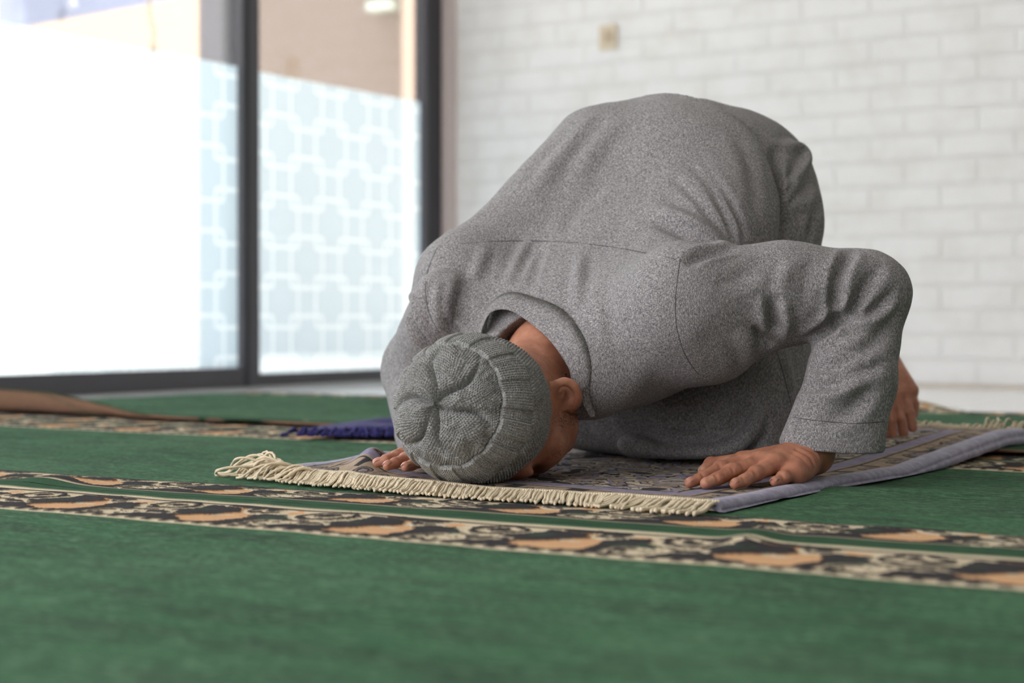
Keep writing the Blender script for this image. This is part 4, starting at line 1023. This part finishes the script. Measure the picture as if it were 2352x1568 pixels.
# ---- knitted cap
def build_cap():
    nth, nsx = 1040, 370
    Lq, Rl, Ru, Rd, E = 0.122, 0.1085, 0.1120, 0.1075, 0.058
    ph = np.linspace(0, math.pi / 2, 400); xr = -Lq * np.cos(ph); rr = np.sin(ph) ** 0.82
    xe = np.linspace(0, E, 100)[1:]; xr = np.concatenate([xr, xe]); rr = np.concatenate([rr, 1 - 0.10 * (xe / E) ** 2])
    sl = np.concatenate([[0], np.cumsum(np.hypot(np.diff(xr), 0.11 * np.diff(rr)))]); TOT = sl[-1]
    s1 = np.linspace(0.0006, TOT, nsx); x1 = np.interp(s1, sl, xr); r1 = np.interp(s1, sl, rr)
    th = np.arange(nth) / nth * 2 * math.pi
    s, t = np.meshgrid(s1, th, indexing='ij'); x, r = np.meshgrid(x1, th, indexing='ij')[0], np.meshgrid(r1, th, indexing='ij')[0]
    ct, st = np.cos(t), np.sin(t)
    pc = math.radians(27); CX = np.array([math.sin(pc), math.cos(pc), -0.15]); CX /= np.linalg.norm(CX)
    CS = np.array([math.cos(pc), -math.sin(pc), 0.0]); CU = np.cross(CS, CX); CU = CU if CU[2] > 0 else -CU
    Rv = np.where(st > 0, Ru, Rd); rad = 1 / np.sqrt((ct / Rl) ** 2 + (st / Rv) ** 2)
    arc = t * 0.105
    S1, S2, S3 = TOT * 0.415, TOT * 0.645, TOT * 0.885
    # crown: folded wedges with purl ridges
    cr = np.radians([96, 48, -22, -72, -128, 178]); wd = np.full(s.shape, 9.0); wmid = np.zeros(s.shape)
    for c in cr:
        wob = c + 0.22 * np.sin(s * 45 + c * 3)
        d = np.abs((t - wob + math.pi) % (2 * math.pi) - math.pi) * np.maximum(r * 0.105, 0.004)
        wd = np.minimum(wd, d)
    k = s / S1
    fold = -0.0098 * np.exp(-(wd / 0.0042) ** 2) * sstep(1.02, 0.55, k) * sstep(-0.05, 0.12, k) + 0.0050 * np.clip(wd / 0.022, 0, 1) * sstep(1.0, 0.6, k) * sstep(0.0, 0.25, k)
    wig = 0.0016 * fbm(np.cos(t) * 6 * (0.3 + k), np.sin(t) * 6 * (0.3 + k), s * 60, oct=2)
    row = (s + 0.55 * wd + wig) / 0.0046; colm = (t * np.maximum(r, .15) * 0.105) / 0.0046
    knob = np.abs(np.sin(math.pi * row)) ** 0.7 * (0.62 + 0.38 * np.sin(2 * math.pi * (np.round(t * 160 / 6.283 * np.maximum(np.round(r * 5) / 5, .2)) / 2 + colm * 0 + np.floor(row) * 0.5) * 0 + 2 * math.pi * (t * 32 * np.maximum(np.round(r * 4) / 4, .25) / 1.0 / 1.0 * 1.0) + math.pi * np.floor(row)))
    puff = 0.0026 * fbm(np.cos(t) * 9 * r, np.sin(t) * 9 * r, oct=2)
    h_c = fold * 1.35 + 0.0030 * knob + puff * 1.5
    # band: raised stockinette panels between recessed lace panels
    pn = (t * 15 / (2 * math.pi)) % 1.0; up = sstep(0.02, 0.07, pn) * sstep(0.64, 0.59, pn)
    cc = (t * 165 / (2 * math.pi)) % 1.0; vst = np.cos(2 * math.pi * (s / 0.0046 + np.abs(cc - 0.5) * 0.9))
    h_b = 0.0044 * up + 0.0015 * np.abs(np.sin(math.pi * t * 165 / (2 * math.pi))) + 0.0004 * vst + 0.0016 * (1 - up) * np.abs(np.sin(math.pi * s / 0.0042)) * np.abs(np.sin(t * 100))
    # moss-stitch band
    rw = s / 0.0052; h_m = 0.0032 * np.abs(np.sin(math.pi * rw)) * (0.55 + 0.45 * np.sin(t * 136 + math.pi * np.floor(rw))) + 0.0010
    # ribbed edge
    h_e = 0.0024 * np.abs(np.sin(t * 78)) + 0.0004 * np.cos(2 * math.pi * s / 0.004) - 0.0005
    h = np.where(s < S1, h_c - .001, np.where(s < S2, h_b, np.where(s < S3, h_m, h_e)))
    for q, a in ((S1, .0034), (S2, .0030), (S3, .0022)): h = h - a * np.exp(-((s - q) / 0.0016) ** 2)
    h = h + 0.0035 * fbm(ct * 3 + 2, st * 3, s * 14, oct=2)
    rim_in = sstep(TOT - 0.004, TOT, s) * 0.004; h = h - rim_in
    Rn = (rad * r)
    # displacement along the outward direction of the profile
    dx = np.gradient(x1, s1)[:, None]; dr = (np.gradient(r1, s1) * 0.108)[:, None]; ln = np.hypot(dx, dr)
    nx, nr = -dr / ln, dx / ln
    rho = Rn + h * nr; xx = x + h * nx
    tilt = 0.012 * st * sstep(-0.05, 0.06, x)                     # the brim sits lower on the nape than over the brow
    p = HC + CX * (xx + tilt)[..., None] + CS * (rho * ct)[..., None] + CU * (rho * st)[..., None]
    lowz = 0.0125 + 0.0008 * fbm(t * 8, s * 60)
    p[..., 2] = np.where(p[..., 2] < lowz + 0.004, lowz + 0.004 * np.exp((p[..., 2] - lowz - 0.004) / 0.004), p[..., 2])   # rests on the rug
    return p, s1, (S1, S2, S3)
def m_wool():
    t = NT('grey_wool_yarn'); c = t.coord(); n = t.noise(c, 380, 3, 0.7); n2 = t.noise(c, 60, 3)
    col = t.ramp(n, [(0.30, srgb(98, 99, 98)), (0.52, srgb(144, 145, 143)), (0.74, srgb(192, 192, 189))])
    return t.done(t.pbsdf(t.mix(t.math('MULTIPLY', n2, 0.2), col, srgb(124, 125, 124)), 0.95, t.bump(n, 0.5, 0.0012), 0.1, sheen=0.2))
M_wool = m_wool()
cp_, s1_, seams_ = build_cap()
def cap_part(name, i0, i1, parent, close=False):
    g = cp_[i0:i1 + 1]; n, m = g.shape[:2]; v = g.reshape(-1, 3); f = grid_faces(n, m, True)[:, ::-1].copy()
    if close:
        v = np.vstack([v, g[0].mean(0)]); f = f.tolist() + [[(j + 1) % m, j, len(v) - 1] for j in range(m)]
        f = [tuple(q) for q in f]
    return obj(name, v, f, M_wool, parent)
ia, ib, ic = (int(np.searchsorted(s1_, q)) for q in seams_)
cap = cap_part('knitted_cap', ia, ic, person)
tag(cap_part('crown', 0, ia, cap, True), 'crown of puckered purl wedges')
cap_part('ribbed_edge', ic, len(s1_) - 1, cap)

# ---- finger nails, temple hair
M_nail = plain('nail', srgb(186, 132, 112), 0.3, 0.5, 0.03, 200)
def nail(dip, tip, r, sc=1.0):
    f = tip - dip; f /= np.linalg.norm(f); up = Zv - f * f.dot(Zv); up /= np.linalg.norm(up); sd = np.cross(f, up)
    c = tip - f * 0.0012 + up * (r * 0.62 + 0.0009)
    u, w = np.meshgrid(np.linspace(-1, 1, 9), np.linspace(-1, 1, 9), indexing='ij')
    x = u * 0.0070 * sc; y = w * 0.0062 * sc * (1 - 0.18 * np.clip(u, -1, 0) ** 2 - 0.25 * np.clip(u, 0, 1) ** 4)
    z = 0.0032 * sc * (1 - (w * 1.1) ** 2) - 0.0030 * np.clip(u, 0, 1) ** 2 - 0.0012 * np.clip(-u, 0, 1) ** 4
    p = c + f * x[..., None] + sd * y[..., None] + up * z[..., None]
    return obj('fingernail', p.reshape(-1, 3), grid_faces(9, 9), M_nail, person)
for i in range(4): nail(R_dip[i], R_tip[i], 0.0075)
nail(R_thumb[2], R_thumb[3], 0.0095, 1.1)
for i in range(3): nail(L_dip[i], L_tip[i], 0.0075)
M_hair = plain('short_dark_hair', srgb(62, 46, 40), 0.6, 0.3, 0.2, 300)
def hair():
    tr = bvh(bodyV, bodyF); mb = MB(); rr = random.Random(3)
    def patch(poly, n, dpx, ln):
        for _ in range(n):
            a = rr.random(); c = spline(poly, 50)[int(a * 49)]
            x, y = c[0] + rr.gauss(0, dpx[0]), c[1] + rr.gauss(0, dpx[1])
            h = tr.ray_cast(Vector(CAMP), Vector(ray(x, y)))
            if h[0] is None: continue
            p0 = np.array(h[0]); nn = np.array(h[1]); nn = nn if nn.dot(-ray(x, y)) > 0 else -nn
            d = HX * .5 - Zv * 0.5 + HS * 0.3 + nn * 0.35 + 0.35 * np.array([rr.gauss(0, 1) for _ in range(3)]); d /= np.linalg.norm(d)
            l = ln * (0.5 + rr.random()); mb.tube([p0 - nn * .0006, p0 + d * l * .5, p0 + d * l - nn * l * .25], [0.00017, 0.00014, 0.00006], 4, False)
    patch([(1284, 968), (1306, 958), (1326, 952)], 210, (13, 11), 0.005)
    patch([(1262, 1052), (1275, 1040), (1290, 1030)], 60, (7, 6), 0.004)
    patch([(1225, 790), (1250, 830), (1262, 860)], 120, (14, 14), 0.002)
    tag(mb.build('hair', M_hair, person, True), 'short dark temple hair', kind='stuff')
hair()

# ------------------------------------------------------------------ navy cloth and wall switch
def navy_cloth():
    c0 = P(905, 1004, 3.62); c0[2] = 0
    n, m = 70, 60
    a, b = np.meshgrid(np.linspace(0, 1, n), np.linspace(0, 1, m), indexing='ij')
    ex = np.array([-0.93, 0.10, 0]); ey = np.array([0.30, 0.95, 0])
    base = c0 + np.array([0.10, -0.02, 0])
    L = 0.33; Wd = 0.34
    p = base + ex * (a * L)[..., None] + ey * ((b * Wd) * (1 - 0.10 * a))[..., None]
    dome = np.sin(np.clip(b * 1.02, 0, 1) * math.pi) ** 0.45 * (1 - a) ** 0.55 * np.minimum(1, 6 * a + 0.4)
    p[..., 2] = 0.016 + 0.028 * dome * (1 + 0.30 * fbm(a * 5, b * 4, oct=2)) + 0.004 * np.sin(b * 16 + a * 3) * dome
    o = obj('navy_cloth', p.reshape(-1, 3), grid_faces(n, m)[:, ::-1].copy(), m_navy())
    md = o.modifiers.new('thickness', 'SOLIDIFY'); md.thickness = 0.004; md.offset = -1
    tag(o, 'rumpled navy blue cloth lying on the carpet behind the person', 'cloth')
    mb = MB()
    for i in range(90):
        k = i / 89; q = base + ex * (L * k) + ey * 0.0; t = np.linspace(0, 1, 6)
        z0 = 0.010 + 0.006 * math.sin(i)
        pp = q + np.outer(t, -ey * (0.018 + 0.012 * rng.random()) + ex * 0.014 * rng.standard_normal()); pp[:, 2] = z0 * (1 - t) + 0.012
        mb.tube(pp, 0.0032, 6)
    tag(mb.build('fringe', bpy.data.materials['navy_wool'], o, True), kind='stuff')
def m_navy():
    t = NT('navy_wool'); c = t.coord(); n = t.noise(c, 120, 3)
    return t.done(t.pbsdf(t.mix(n, srgb(26, 24, 74), srgb(52, 48, 112)), 0.9, t.bump(n, 0.6, 0.003), 0.15, sheen=0.1))
navy_cloth()
def switch():
    o = local_boxes('light_switch', [(-0.045, 0.045, -0.010, -0.001, -0.055, 0.055, 0.004)], plain('cream_plastic', srgb(216, 202, 178), 0.4), (0, 0, 0), RZV)
    d = ray(1398, 86); n = U; c = R(CORNER_W, 0, 0); t = (c - CAMP).dot(n) / d.dot(n); p = CAMP + d * t
    o.location = p; tag(o, 'cream two-gang light switch on the white block wall', 'switch')
    for x in (-0.020, 0.004):
        local_boxes('rocker', [(x, x + 0.019, -0.015, -0.009, -0.024, 0.026, 0.002)], plain('rocker_plastic', srgb(196, 178, 150), 0.4), p, RZV, o)
switch()
